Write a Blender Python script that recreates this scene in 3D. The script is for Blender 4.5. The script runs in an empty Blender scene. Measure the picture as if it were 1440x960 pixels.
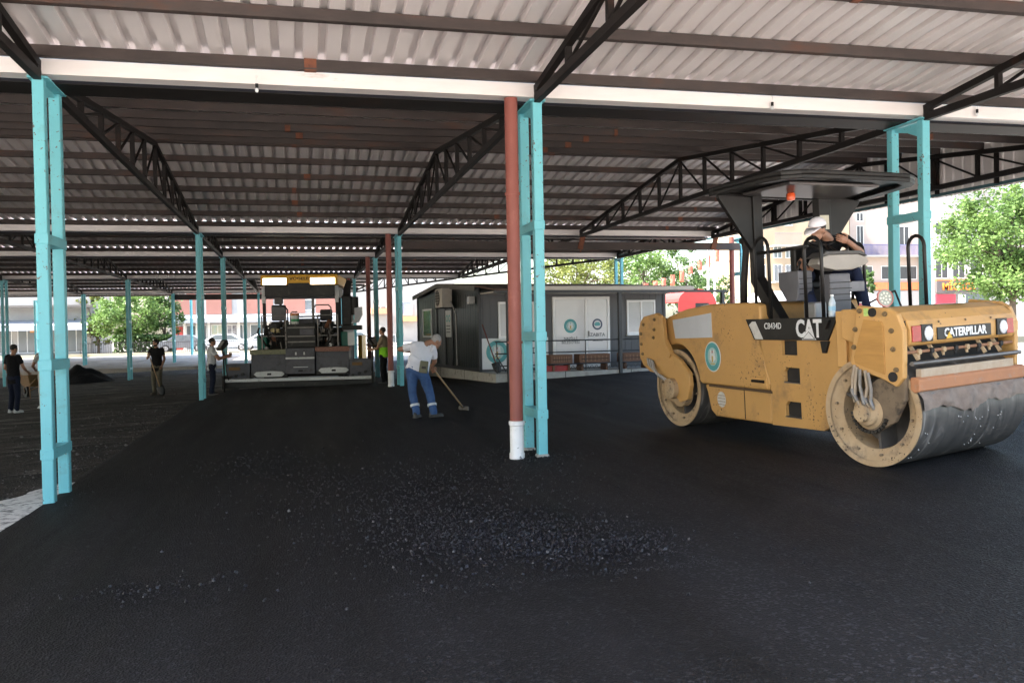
import bpy, bmesh, math, random
from mathutils import Vector, Matrix, noise
random.seed(7)
R_ = math.radians
sc = bpy.context.scene
COL = sc.collection
V = Vector

# ------------------------------------------------------------------ materials
MATS = {}
def nodes_of(name):
    m = bpy.data.materials.new(name); m.use_nodes = True
    nt = m.node_tree; b = nt.nodes['Principled BSDF']
    return m, nt, b
def mat(name, c, rough=.6, metal=0., c2=None, scale=6., amt=.5, bump=0., bscale=60., spec=.5, stretch=None, dirt=None, dscale=3., damt=.5, rvar=0., specks=None, sscale=38., samt=.5, sclump=1.6):
    """plain procedural material: base colour broken up by noise (c -> c2), optional dirt patches and bump"""
    if name in MATS: return MATS[name]
    m, nt, b = nodes_of(name)
    N, L = nt.nodes, nt.links
    tc = N.new('ShaderNodeTexCoord'); mp = N.new('ShaderNodeMapping')
    L.new(tc.outputs['Object'], mp.inputs['Vector'])
    if stretch: mp.inputs['Scale'].default_value = stretch
    n = N.new('ShaderNodeTexNoise'); n.inputs['Scale'].default_value = scale; n.inputs['Detail'].default_value = 6; n.inputs['Roughness'].default_value = .65
    L.new(mp.outputs[0], n.inputs['Vector'])
    if c2 is None: c2 = tuple(x*.75 for x in c)
    r = N.new('ShaderNodeValToRGB')
    r.color_ramp.elements[0].position = .5-.35*(1-amt)-.05; r.color_ramp.elements[1].position = .5+.35*(1-amt)+.05
    r.color_ramp.elements[0].color = (*c2, 1); r.color_ramp.elements[1].color = (*c, 1)
    L.new(n.outputs['Fac'], r.inputs['Fac'])
    out = r.outputs['Color']
    if dirt:
        n2 = N.new('ShaderNodeTexNoise'); n2.inputs['Scale'].default_value = dscale; n2.inputs['Detail'].default_value = 8; n2.inputs['Roughness'].default_value = .7
        L.new(mp.outputs[0], n2.inputs['Vector'])
        r2 = N.new('ShaderNodeValToRGB'); r2.color_ramp.elements[0].position = .62-.2*damt; r2.color_ramp.elements[1].position = .78-.2*damt
        L.new(n2.outputs['Fac'], r2.inputs['Fac'])
        mx = N.new('ShaderNodeMix'); mx.data_type = 'RGBA'
        L.new(r2.outputs['Color'], mx.inputs['Factor']); L.new(out, mx.inputs['A']); mx.inputs['B'].default_value = (*dirt, 1)
        out = mx.outputs['Result']
    if specks:
        # splashes and chips: small irregular spots that gather in clumps
        vo = N.new('ShaderNodeTexNoise'); vo.inputs['Scale'].default_value = sscale; vo.inputs['Detail'].default_value = 3; L.new(tc.outputs['Object'], vo.inputs['Vector'])
        cl = N.new('ShaderNodeTexNoise'); cl.inputs['Scale'].default_value = sclump; cl.inputs['Detail'].default_value = 5; L.new(tc.outputs['Object'], cl.inputs['Vector'])
        ad = N.new('ShaderNodeMath'); ad.operation = 'MULTIPLY_ADD'; L.new(cl.outputs['Fac'], ad.inputs[0]); ad.inputs[1].default_value = .55; L.new(vo.outputs['Fac'], ad.inputs[2])
        r5 = N.new('ShaderNodeValToRGB'); r5.color_ramp.elements[0].position = .955-.09*samt; r5.color_ramp.elements[1].position = .985-.09*samt; L.new(ad.outputs[0], r5.inputs[0])
        m5 = N.new('ShaderNodeMix'); m5.data_type = 'RGBA'; L.new(r5.outputs[0], m5.inputs['Factor']); L.new(out, m5.inputs['A']); m5.inputs['B'].default_value = (*specks, 1); out = m5.outputs['Result']
    L.new(out, b.inputs['Base Color'])
    b.inputs['Roughness'].default_value = rough; b.inputs['Metallic'].default_value = metal
    b.inputs['Specular IOR Level'].default_value = spec
    if rvar:
        mr = N.new('ShaderNodeMapRange'); mr.inputs['To Min'].default_value = max(.05, rough-rvar); mr.inputs['To Max'].default_value = min(1, rough+rvar)
        L.new(n.outputs['Fac'], mr.inputs['Value']); L.new(mr.outputs[0], b.inputs['Roughness'])
    if bump:
        nb = N.new('ShaderNodeTexNoise'); nb.inputs['Scale'].default_value = bscale; nb.inputs['Detail'].default_value = 4
        L.new(mp.outputs[0], nb.inputs['Vector'])
        bp = N.new('ShaderNodeBump'); bp.inputs['Strength'].default_value = bump; bp.inputs['Distance'].default_value = .02
        L.new(nb.outputs['Fac'], bp.inputs['Height']); L.new(bp.outputs[0], b.inputs['Normal'])
    MATS[name] = m
    return m
def glass_mat(name, c=(.05,.06,.07), rough=.06):
    if name in MATS: return MATS[name]
    m, nt, b = nodes_of(name)
    b.inputs['Base Color'].default_value = (*c, 1); b.inputs['Roughness'].default_value = rough; b.inputs['Specular IOR Level'].default_value = .8
    MATS[name] = m; return m
def emit_mat(name, c, s):
    if name in MATS: return MATS[name]
    m, nt, b = nodes_of(name)
    b.inputs['Base Color'].default_value = (*c, 1); b.inputs['Emission Color'].default_value = (*c, 1); b.inputs['Emission Strength'].default_value = s
    MATS[name] = m; return m

# ------------------------------------------------------------------ mesh builder
class MB:
    def __init__(s): s.bm = bmesh.new(); s.mi = 0
    def _f(s, vs):
        try:
            f = s.bm.faces.new(vs); f.material_index = s.mi; return f
        except ValueError: return None
    def quad(s, a, b, c, d): return s._f([s.bm.verts.new(V(p)) for p in (a,b,c,d)])
    def poly(s, pts): return s._f([s.bm.verts.new(V(p)) for p in pts])
    def hexa(s, p):
        v = [s.bm.verts.new(V(q)) for q in p]
        for i in ((0,3,2,1),(4,5,6,7),(0,1,5,4),(1,2,6,5),(2,3,7,6),(3,0,4,7)): s._f([v[k] for k in i])
    def box(s, lo, hi):
        x0,y0,z0 = lo; x1,y1,z1 = hi
        s.hexa([(x0,y0,z0),(x1,y0,z0),(x1,y1,z0),(x0,y1,z0),(x0,y0,z1),(x1,y0,z1),(x1,y1,z1),(x0,y1,z1)]); return s
    def cbox(s, c, size, rot=None):
        c = V(c); h = V(size)/2; M = rot if rot else Matrix.Identity(3)
        s.hexa([c + M @ V((sx*h.x, sy*h.y, sz*h.z)) for sx,sy,sz in ((-1,-1,-1),(1,-1,-1),(1,1,-1),(-1,1,-1),(-1,-1,1),(1,-1,1),(1,1,1),(-1,1,1))]); return s
    def beam(s, a, b, w, h, up=(0,0,1)):
        a = V(a); b = V(b); d = (b-a).normalized(); u = V(up)
        if abs(d.dot(u)) > .98: u = V((0,1,0))
        r = d.cross(u).normalized(); u = r.cross(d).normalized(); r *= w/2; u = u*(h/2)
        s.hexa([a-r-u, a+r-u, b+r-u, b-r-u, a-r+u, a+r+u, b+r+u, b-r+u]); return s
    def tube(s, a, b, r0, r1=None, n=12, cap=True):
        return s.path([a, b], [r0, r0 if r1 is None else r1], n, cap)
    def path(s, pts, r, n=10, cap=True):
        pts = [V(p) for p in pts]
        rr = r if isinstance(r, (list, tuple)) else [r]*len(pts)
        rings = []; pu = None
        for i, p in enumerate(pts):
            d = ((pts[min(i+1, len(pts)-1)] - p).normalized() + (p - pts[max(i-1, 0)]).normalized())
            d = d.normalized() if d.length > 1e-6 else V((0,0,1))
            if pu is None:
                u = V((0,0,1)) if abs(d.z) < .9 else V((1,0,0))
            else: u = pu
            x = d.cross(u)
            if x.length < 1e-5: x = d.cross(V((0,1,0)))
            x.normalize(); u = x.cross(d).normalized(); pu = u
            rings.append([s.bm.verts.new(p + (x*math.cos(2*math.pi*k/n) + u*math.sin(2*math.pi*k/n))*rr[i]) for k in range(n)])
        for i in range(len(rings)-1):
            for k in range(n):
                s._f([rings[i][k], rings[i][(k+1)%n], rings[i+1][(k+1)%n], rings[i+1][k]])
        if cap:
            s._f(rings[0][::-1]); s._f(rings[-1])
        return s
    def lathe(s, c, axis, prof, n=48, close=False):
        """prof: list of (distance along axis, radius)"""
        c = V(c); ax = V(axis).normalized(); u = V((0,0,1)) if abs(ax.z) < .9 else V((0,1,0))
        x = ax.cross(u).normalized(); u = x.cross(ax)
        rings = []
        for t, r in prof:
            if r < 1e-6: rings.append([s.bm.verts.new(c + ax*t)])
            else: rings.append([s.bm.verts.new(c + ax*t + (x*math.cos(2*math.pi*k/n)+u*math.sin(2*math.pi*k/n))*r) for k in range(n)])
        for a, b in zip(rings, rings[1:]):
            for k in range(n):
                k2 = (k+1) % n
                if len(a) == 1 and len(b) == 1: continue
                if len(a) == 1: s._f([a[0], b[k2], b[k]])
                elif len(b) == 1: s._f([a[k], a[k2], b[0]])
                else: s._f([a[k], a[k2], b[k2], b[k]])
        return s
    def ell(s, c, r, M=None, nu=14, nv=9):
        c = V(c); r = V(r); M = M or Matrix.Identity(3)
        rings = []
        for j in range(nv+1):
            th = math.pi*j/nv
            if j in (0, nv): rings.append([s.bm.verts.new(c + M @ V((0,0,r.z*math.cos(th))))])
            else: rings.append([s.bm.verts.new(c + M @ V((r.x*math.sin(th)*math.cos(2*math.pi*k/nu), r.y*math.sin(th)*math.sin(2*math.pi*k/nu), r.z*math.cos(th)))) for k in range(nu)])
        for a, b in zip(rings, rings[1:]):
            for k in range(nu):
                k2 = (k+1) % nu
                if len(a) == 1: s._f([a[0], b[k], b[k2]])
                elif len(b) == 1: s._f([a[k2], a[k], b[0]])
                else: s._f([a[k], b[k], b[k2], a[k2]])
        return s
    def prism(s, outer, f, d0, d1, holes=()):
        """outline(s) in 2D mapped by f(u, v, depth) and extruded between two depths; holes cut through"""
        for d in (d0, d1):
            es = []
            for loop in [outer, *holes]:
                vs = [s.bm.verts.new(V(f(u, v, d))) for u, v in loop]
                es += [s.bm.edges.new((vs[i], vs[(i+1) % len(vs)])) for i in range(len(vs))]
            g = bmesh.ops.triangle_fill(s.bm, edges=es, use_beauty=True, use_dissolve=False)
            for q in g['geom']:
                if isinstance(q, bmesh.types.BMFace): q.material_index = s.mi
        for loop in [outer, *holes]:
            for i in range(len(loop)):
                a, b = loop[i], loop[(i+1) % len(loop)]
                s.quad(f(*a, d0), f(*b, d0), f(*b, d1), f(*a, d1))
        return s
    def loft(s, secs, n=16):
        """sections: (centre, right half vector, front half vector)"""
        rings = []
        for c, r, f in secs:
            c, r, f = V(c), V(r), V(f)
            rings.append([s.bm.verts.new(c + r*math.cos(2*math.pi*k/n) + f*math.sin(2*math.pi*k/n)) for k in range(n)])
        for a, b in zip(rings, rings[1:]):
            for k in range(n): s._f([a[k], a[(k+1)%n], b[(k+1)%n], b[k]])
        s._f(rings[0][::-1]); s._f(rings[-1])
        return s
    def build(s, name, mats, parent=None, bevel=0., smooth=False, seg=2, ang=40):
        bmesh.ops.remove_doubles(s.bm, verts=s.bm.verts, dist=1e-5)
        bmesh.ops.recalc_face_normals(s.bm, faces=s.bm.faces)
        me = bpy.data.meshes.new(name); s.bm.to_mesh(me); s.bm.free()
        o = bpy.data.objects.new(name, me); COL.objects.link(o)
        for m in (mats if isinstance(mats, (list, tuple)) else [mats]): me.materials.append(m)
        if parent: o.parent = parent
        if smooth:
            for p in me.polygons: p.use_smooth = True
            if smooth != 'all':
                me.set_sharp_from_angle(angle=R_(ang))
        if bevel:
            b = o.modifiers.new('bevel', 'BEVEL'); b.width = bevel; b.segments = seg; b.limit_method = 'ANGLE'; b.angle_limit = R_(ang)
            b.harden_normals = False
        return o
def tag(o, label=None, cat=None, group=None, kind=None):
    if label: o['label'] = label
    if cat: o['category'] = cat
    if group: o['group'] = group
    if kind: o['kind'] = kind
    return o
def empty(name, loc=(0,0,0), rz=0., label=None, cat=None, group=None):
    o = bpy.data.objects.new(name, None); COL.objects.link(o); o.location = loc; o.rotation_euler = (0,0,rz)
    o.empty_display_size = .2
    return tag(o, label, cat, group)
def eval_mesh(o):
    dg = bpy.context.evaluated_depsgraph_get(); dg.update()
    return bpy.data.meshes.new_from_object(o.evaluated_get(dg), depsgraph=dg)
def text(name, body, size, m, parent, origin, xdir, ydir, depth=.004, bold=0., sx=1.):
    cu = bpy.data.curves.new('t', 'FONT'); cu.body = body; cu.size = size; cu.extrude = depth; cu.align_x = 'CENTER'; cu.align_y = 'CENTER'; cu.offset = bold*size
    cu.resolution_u = 3
    t = bpy.data.objects.new('t', cu); COL.objects.link(t)
    me = eval_mesh(t); bpy.data.objects.remove(t); bpy.data.curves.remove(cu)
    x = V(xdir).normalized(); y = V(ydir).normalized(); z = x.cross(y)
    M = Matrix((x*sx, y, z)).transposed().to_4x4(); M.translation = V(origin)
    me.transform(M); me.name = name
    me.materials.clear(); me.materials.append(m)
    o = bpy.data.objects.new(name, me); COL.objects.link(o); o.parent = parent
    return o
def copy_tree(o, parent=None):
    c = o.copy(); COL.objects.link(c); c.parent = parent
    for ch in [k for k in bpy.data.objects if k.parent == o]: copy_tree(ch, c)
    return c

# ------------------------------------------------------------------ camera (measured from the photograph) and helpers
CAMP = V((2.636, -10.204, 1.77)); FPX = 1217.9
ROWS = ((0.9708766, -0.2388641, -0.0185093), (0.2386156, 0.9710033, -0.0146677), (0.0214762, 0.0098239, 0.9997211))
def W(u, v, y):
    """world point at depth y seen at photo position (u, v)"""
    a, b = (u-720)/FPX, -(v-480)/FPX
    d = V([ROWS[0][i]*a + ROWS[1][i] + ROWS[2][i]*b for i in range(3)])
    return CAMP + d*((y-CAMP.y)/d.y)
cam = bpy.data.cameras.new('camera'); co = bpy.data.objects.new('camera', cam); COL.objects.link(co)
Mx = Matrix((V(ROWS[0]), V(ROWS[2]), -V(ROWS[1]))).transposed().to_4x4(); Mx.translation = CAMP
co.matrix_world = Mx; cam.sensor_width = 36; cam.lens = 30.448; cam.clip_end = 2000; cam.clip_start = .05
sc.camera = co

# ------------------------------------------------------------------ light
SUN = V((-.62, -.07, .78)).normalized()
w = bpy.data.worlds.new('World'); sc.world = w; w.use_nodes = True
bg = w.node_tree.nodes['Background']; st = w.node_tree.nodes.new('ShaderNodeTexSky'); st.sky_type = 'NISHITA'; st.sun_disc = False
st.sun_elevation = math.asin(SUN.z); st.sun_rotation = math.atan2(SUN.x, SUN.y); st.air_density = 1.2; st.dust_density = 3.
w.node_tree.links.new(st.outputs[0], bg.inputs[0]); bg.inputs[1].default_value = .15
sl = bpy.data.lights.new('sun', 'SUN'); sl.energy = 5; sl.angle = R_(.5); sl.color = (1, .95, .87)
so = bpy.data.objects.new('sun', sl); COL.objects.link(so); so.rotation_euler = SUN.to_track_quat('Z', 'Y').to_euler()
sc.view_settings.view_transform = 'Standard'; sc.view_settings.look = 'None'; sc.view_settings.gamma = 1
sc.view_settings.exposure = 2.55
sc.render.engine = 'CYCLES'
sc.cycles.use_denoising = True; sc.cycles.max_bounces = 8; sc.cycles.diffuse_bounces = 5; sc.cycles.glossy_bounces = 3
sc.cycles.caustics_reflective = False; sc.cycles.caustics_refractive = False; sc.cycles.sample_clamp_indirect = 8

# ------------------------------------------------------------------ ground
G = .0367
def lerp(x, pts):
    if x <= pts[0][0]: return pts[0][1]
    for (a, p), (b, q) in zip(pts, pts[1:]):
        if x <= b: return p + (q-p)*(x-a)/(b-a)
    return pts[-1][1]
def zin(x, y):
    return G*max(-14, min(18, x))*lerp(y, [(16,1),(45,.5)]) - lerp(y, [(13,0),(22,.1),(36,.24),(45,.26)])
def zout(x, y):
    return -.2 + .004*max(-30, min(30, x)) + lerp(y, [(46,0),(64,.5)])
def zg(x, y):
    return zin(x, y) if y < 46.4 else zout(x, y)
def frange(a, b, n): return [a+(b-a)*i/n for i in range(n+1)]
def sheet(name, xs, ys, zf, m, kind='structure'):
    mb = MB(); g = [[mb.bm.verts.new((x, y, zf(x, y))) for x in xs] for y in ys]
    for j in range(len(ys)-1):
        for i in range(len(xs)-1): mb._f([g[j][i], g[j][i+1], g[j+1][i+1], g[j+1][i]])
    o = mb.build(name, m, smooth='all'); o['kind'] = kind
    return o
def aggregate(name, c, c2, stone, scale, bump, rough, spec, patch=None, pscale=.5, pfac=(.5,.7), stretch=(1,1,1)):
    """bituminous surface: stones by voronoi, blotches by noise, optional dusty patches"""
    m, nt, b = nodes_of(name); N, L = nt.nodes, nt.links
    tc = N.new('ShaderNodeTexCoord'); mp = N.new('ShaderNodeMapping'); mp.inputs['Scale'].default_value = stretch
    L.new(tc.outputs['Object'], mp.inputs[0])
    vo = N.new('ShaderNodeTexVoronoi'); vo.inputs['Scale'].default_value = scale; L.new(tc.outputs['Object'], vo.inputs['Vector'])
    n = N.new('ShaderNodeTexNoise'); n.inputs['Scale'].default_value = pscale; n.inputs['Detail'].default_value = 9; n.inputs['Roughness'].default_value = .62
    L.new(mp.outputs[0], n.inputs['Vector'])
    r = N.new('ShaderNodeValToRGB'); r.color_ramp.elements[0].position = .35; r.color_ramp.elements[1].position = .65
    r.color_ramp.elements[0].color = (*c2, 1); r.color_ramp.elements[1].color = (*c, 1); L.new(n.outputs['Fac'], r.inputs[0])
    sr = N.new('ShaderNodeSeparateColor'); L.new(vo.outputs['Color'], sr.inputs[0])
    r3 = N.new('ShaderNodeValToRGB'); r3.color_ramp.elements[0].position = .80; r3.color_ramp.elements[1].position = 1.; L.new(sr.outputs[0], r3.inputs[0])
    mx = N.new('ShaderNodeMix'); mx.data_type = 'RGBA'; L.new(r3.outputs[0], mx.inputs['Factor']); L.new(r.outputs[0], mx.inputs['A']); mx.inputs['B'].default_value = (*stone, 1)
    out = mx.outputs['Result']
    if patch:
        n2 = N.new('ShaderNodeTexNoise'); n2.inputs['Scale'].default_value = pscale*2.2; n2.inputs['Detail'].default_value = 12; n2.inputs['Roughness'].default_value = .72
        L.new(mp.outputs[0], n2.inputs['Vector'])
        r4 = N.new('ShaderNodeValToRGB'); r4.color_ramp.elements[0].position = pfac[0]; r4.color_ramp.elements[1].position = pfac[1]; L.new(n2.outputs['Fac'], r4.inputs[0])
        m2 = N.new('ShaderNodeMix'); m2.data_type = 'RGBA'; L.new(r4.outputs[0], m2.inputs['Factor']); L.new(out, m2.inputs['A']); m2.inputs['B'].default_value = (*patch, 1)
        out = m2.outputs['Result']
    L.new(out, b.inputs['Base Color']); b.inputs['Roughness'].default_value = rough; b.inputs['Specular IOR Level'].default_value = spec
    nb = N.new('ShaderNodeTexNoise'); nb.inputs['Scale'].default_value = scale*1.7; nb.inputs['Detail'].default_value = 5; L.new(tc.outputs['Object'], nb.inputs['Vector'])
    ad = N.new('ShaderNodeMath'); ad.operation = 'ADD'; L.new(vo.outputs['Distance'], ad.inputs[0]); L.new(nb.outputs['Fac'], ad.inputs[1])
    bp = N.new('ShaderNodeBump'); bp.inputs['Strength'].default_value = bump; bp.inputs['Distance'].default_value = .012
    L.new(ad.outputs[0], bp.inputs['Height']); L.new(bp.outputs[0], b.inputs['Normal'])
    return m
M_MAT = aggregate('fresh_bitumen', (.0128,.0120,.0126), (.0082,.0077,.0081), (.034,.033,.037), 62, 1., .68, .15, pscale=.45)
def passes(m):
    # roller passes: long bands of slightly different sheen and tone along the lanes
    nt = m.node_tree; N, L = nt.nodes, nt.links; b = N['Principled BSDF']
    tc = N.new('ShaderNodeTexCoord'); mp = N.new('ShaderNodeMapping'); mp.inputs['Scale'].default_value = (1.3, .12, 1); mp.inputs['Rotation'].default_value = (0, 0, .9); L.new(tc.outputs['Object'], mp.inputs[0])
    n = N.new('ShaderNodeTexNoise'); n.inputs['Scale'].default_value = 1.1; n.inputs['Detail'].default_value = 6; n.inputs['Roughness'].default_value = .6; L.new(mp.outputs[0], n.inputs[0])
    mr = N.new('ShaderNodeMapRange'); mr.inputs['From Min'].default_value = .3; mr.inputs['From Max'].default_value = .7; mr.inputs['To Min'].default_value = .55; mr.inputs['To Max'].default_value = .85; L.new(n.outputs[0], mr.inputs[0]); L.new(mr.outputs[0], b.inputs['Roughness'])
    src = b.inputs['Base Color'].links[0].from_socket
    mr2 = N.new('ShaderNodeMapRange'); mr2.inputs['From Min'].default_value = .32; mr2.inputs['From Max'].default_value = .68; mr2.inputs['To Min'].default_value = .62; mr2.inputs['To Max'].default_value = 1.42; L.new(n.outputs[0], mr2.inputs[0])
    vm = N.new('ShaderNodeVectorMath'); vm.operation = 'SCALE'; L.new(src, vm.inputs[0]); L.new(mr2.outputs[0], vm.inputs['Scale']); L.new(vm.outputs[0], b.inputs['Base Color'])
passes(M_MAT)
M_MILL = aggregate('milled_bitumen', (.064,.055,.047), (.020,.0175,.0155), (.11,.10,.09), 38, 1., .85, .2, patch=(.24,.215,.19), pscale=.6, pfac=(.54,.68), stretch=(.45,1.7,1))
M_STREET = aggregate('street_surface', (.42,.39,.35), (.32,.295,.26), (.36,.34,.3), 30, .3, .9, .2, patch=(.16,.15,.14), pscale=.12, pfac=(.55,.75))
M_FLOOR = aggregate('old_floor', (.42,.37,.31), (.28,.245,.20), (.26,.25,.24), 30, .3, .85, .25, patch=(.07,.068,.065), pscale=.3, pfac=(.5,.72))
xs = [-500,-200,-90,-60]+frange(-45,45,30)+[60,90,200,500]
ysn = [-500,-200,-90,-50,-30]+frange(-20,46.2,26)
sheet('bounce_yard', frange(-45,45,18), frange(-32,-8.2,8), lambda x, y: zin(x,y)-.06, mat('bounce_paving', (.72,.66,.60), .9, c2=(.62,.57,.52), scale=2))  # unseen ground, added and kept pale to bounce sunlight up under the roof
sheet('ground', xs, ysn, lambda x, y: (zin(x, y)-.13 if -40 < x < 40 else zin(x,y)-.13), M_STREET)
sheet('market_floor', frange(-60,40,25), [46.2,46.45]+frange(47,57,6), lambda x, y: zout(x, y) if y > 46.3 else zin(x, y)-.2, M_FLOOR)
sheet('street', xs, [56.9]+frange(58,100,10)+[160,260,700], lambda x, y: zout(x, y)-(.012 if y<57.5 else -.002), M_STREET)
def zmill(x, y):
    n = noise.noise(V((x*.9, y*.5, 3)))*.03 + noise.noise(V((x*3, y*2.2, 8)))*.016 + noise.noise(V((x*.4, y*2.6, 5)))*.014
    return zin(x, y) - .055 + n
sheet('milled_ground', frange(-30,.6,110), frange(-7.9,46.3,170), zmill, M_MILL)
def mat_edge(y): return -.12 + .10*noise.noise(V((0, y*.35, 5))) + .035*noise.noise(V((0, y*2.1, 9))) + lerp(y, [(15,0),(19.5,.5)])
def build_mat():
    mb = MB(); ys = frange(-8.3, 19.6, 200); g = []
    for y in ys:
        e = mat_edge(y); row = []
        for x, dz in [(e-.12-.03*noise.noise(V((y*3,1,1))), -.075), (e-.03, -.03), (e+.06, -.004)] + [(e + .2 + (17.6-e-.2)*(i/40)**1.6, 0) for i in range(41)]:
            row.append(mb.bm.verts.new((x, y, zin(x, y) + dz + .004*noise.noise(V((x*.8, y*.8, 0))))))
        g.append(row)
    for j in range(len(ys)-1):
        for i in range(len(g[0])-1): mb._f([g[j][i], g[j][i+1], g[j+1][i+1], g[j+1][i]])
    o = mb.build('fresh_asphalt', M_MAT, smooth='all'); o['kind'] = 'structure'
build_mat()
# asphalt mat continues behind the paver's line on the right, around the cabin
sheet('asphalt_lane', frange(5.2,17.6,12), frange(19.55,46,20), lambda x, y: zin(x, y)-.035, M_MAT)

sheet('dark_step_strip', frange(-27,3,20), frange(39,46.18,6), lambda x, y: zin(x, y)-.04, M_MAT)  # dark sheet forming the dark band before the market floor's step
# loose aggregate on the mat
def pebbles():
    mb = MB(); M = []
    blobs = [((4.15,-3.7),(.5,.45),1900),((4.7,-4.25),(.34,.26),750),((3.75,-2.7),(.5,.6),950),((5.5,-.05),(.22,.22),160),((5.5,.62),(.2,.2),90),((.12,.0),(.12,.3),90),((3.3,-.9),(.6,.8),620),((2.2,1.6),(.55,.7),380),((4.3,-1.2),(.7,.45),380),((5.,-.1),(.4,.6),170),((1.6,-3.95),(.35,.12),110),((3.8,-2.6),(1.1,1.5),350)]
    for (cx, cy), (sx, sy), n in blobs:
        for _ in range(n):
            x, y = random.gauss(cx, sx), random.gauss(cy, sy)
            if x < .2 or y < -7: continue
            r = random.uniform(.005,.0125)*(1.45 if random.random() < .15 else 1)
            c = V((x, y, zin(x, y)+r*.4)); vs = []
            q = Matrix.Rotation(random.random()*6.28, 3, V((random.random(), random.random(), .1+random.random())).normalized())
            for a in ((1,0,0),(-1,0,0),(0,1,0),(0,-1,0),(0,0,1),(0,0,-1)):
                vs.append(mb.bm.verts.new(c + q @ (V(a)*r*random.uniform(.7,1.25))))
            mb.mi = 1 if random.random() < .012 else 0
            for f in ((0,2,4),(2,1,4),(1,3,4),(3,0,4),(2,0,5),(1,2,5),(3,1,5),(0,3,5)): mb._f([vs[k] for k in f])
    for k in range(480):
        t = random.random(); x = 2.75+2.6*t+random.gauss(0,.02); y = -4.85-.02*t+.05*math.sin(t*5)+random.gauss(0,.035); r = random.uniform(.003,.006); c = V((x, y, zin(x,y)+r*.4))
        vs = [mb.bm.verts.new(c+V(a)*r*random.uniform(.7,1.3)) for a in ((1,0,0),(-1,0,0),(0,1,0),(0,-1,0),(0,0,1),(0,0,-1))]; mb.mi = 1 if random.random() < .02 else 0
        for f in ((0,2,4),(2,1,4),(1,3,4),(3,0,4),(2,0,5),(1,2,5),(3,1,5),(0,3,5)): mb._f([vs[q] for q in f])
    bm = mb.bm
    me = bpy.data.meshes.new('loose_gravel'); bm.to_mesh(me); bm.free()
    o = bpy.data.objects.new('loose_gravel', me); COL.objects.link(o)
    me.materials.append(mat('coated_stone', (.013,.013,.018), .4, spec=.4, c2=(.006,.006,.009), scale=40)); me.materials.append(mat('bare_stone', (.16,.15,.145), .7))
    tag(o, kind='stuff', label='loose black asphalt gravel scattered over the fresh mat', cat='gravel')
pebbles()
def rubble():
    mb = MB(); rn = random.Random(21)
    for k in range(5200):
        near = rn.random() < .65
        x = -abs(rn.gauss(0, 1.3))-.18 if near else rn.uniform(-9, -.2); y = rn.uniform(-2.5, 14) if near else rn.uniform(2, 24)
        r = rn.uniform(.005,.016)*(2.2 if rn.random() < .07 else 1); c = V((x, y, zmill(x, y)+r*.3)); vs = []
        for a in ((1,0,0),(-1,0,0),(0,1,0),(0,-1,0),(0,0,.7),(0,0,-.7)): vs.append(mb.bm.verts.new(c+V(a)*r*rn.uniform(.6,1.4)))
        mb.mi = 1 if rn.random() < .18 else 0
        for f in ((0,2,4),(2,1,4),(1,3,4),(3,0,4),(2,0,5),(1,2,5),(3,1,5),(0,3,5)): mb._f([vs[q] for q in f])
    me = bpy.data.meshes.new('rubble'); mb.bm.to_mesh(me); mb.bm.free(); o = bpy.data.objects.new('rubble', me); COL.objects.link(o)
    me.materials.append(mat('rubble_dark', (.03,.027,.025), .8)); me.materials.append(mat('rubble_grey', (.16,.15,.14), .85))
    tag(o, 'broken dark rubble strewn over the milled ground at the left', 'rubble', kind='stuff')
rubble()
# ragged strip of old pale concrete left bare along the edge of the mat
mb = MB(); top = []
ys = frange(-2.6, 1.35, 46)
for y in ys:
    wv = max(.03, .62*(1-abs((y+.9)/2.3)**2.) + .15*noise.noise(V((y*2.3, 0, 0))))
    xl = -.20-wv; top.append([(xl, y), (xl+.4*wv, y), (-.05, y)])
for a, b in zip(top, top[1:]):
    for i in range(2): mb.quad(*[(x, y, zin(x, y)-.004) for x, y in (a[i], a[i+1], b[i+1], b[i])])
o = mb.build('concrete_strip', mat('bare_concrete', (.78,.76,.73), .85, c2=(.58,.56,.54), scale=5, dirt=(.03,.03,.03), dscale=9, damt=.62)); o['kind'] = 'structure'

# ------------------------------------------------------------------ the market shelter: one steel structure, everything welded together
TEAL = mat('teal_paint', (.155,.51,.575), .45, c2=(.125,.43,.49), scale=2.2, amt=.3, specks=(.12,.10,.09), sscale=26, samt=.02, sclump=.9, dirt=(.13,.34,.37), dscale=3, damt=.3, bump=.03, bscale=25, rvar=.1)
STEEL = mat('dark_steel', (.015,.012,.011), .6, c2=(.008,.0065,.006), scale=4, bump=.04, bscale=40, dirt=(.035,.016,.010), dscale=1.6, damt=.25, spec=.15)
def purlin_mat():
    m, nt, b = nodes_of('purlin_steel'); N, L = nt.nodes, nt.links
    tc = N.new('ShaderNodeTexCoord'); n = N.new('ShaderNodeTexNoise'); n.inputs['Scale'].default_value = .8; n.inputs['Detail'].default_value = 8; n.inputs['Roughness'].default_value = .7
    mp = N.new('ShaderNodeMapping'); mp.inputs['Scale'].default_value = (1,3,3); L.new(tc.outputs['Object'], mp.inputs[0]); L.new(mp.outputs[0], n.inputs['Vector'])
    r = N.new('ShaderNodeValToRGB'); e = r.color_ramp.elements
    e[0].position = .30; e[0].color = (.022,.017,.016,1); e[1].position = .72; e[1].color = (.085,.035,.02,1)
    k = e.new(.55); k.color = (.05,.036,.032,1)
    L.new(n.outputs['Fac'], r.inputs[0]); L.new(r.outputs[0], b.inputs['Base Color']); b.inputs['Roughness'].default_value = .7
    return m
PURL = purlin_mat()
RUST = mat('rusty_primer', (.20,.065,.028), .85, c2=(.085,.032,.02), scale=14)
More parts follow.
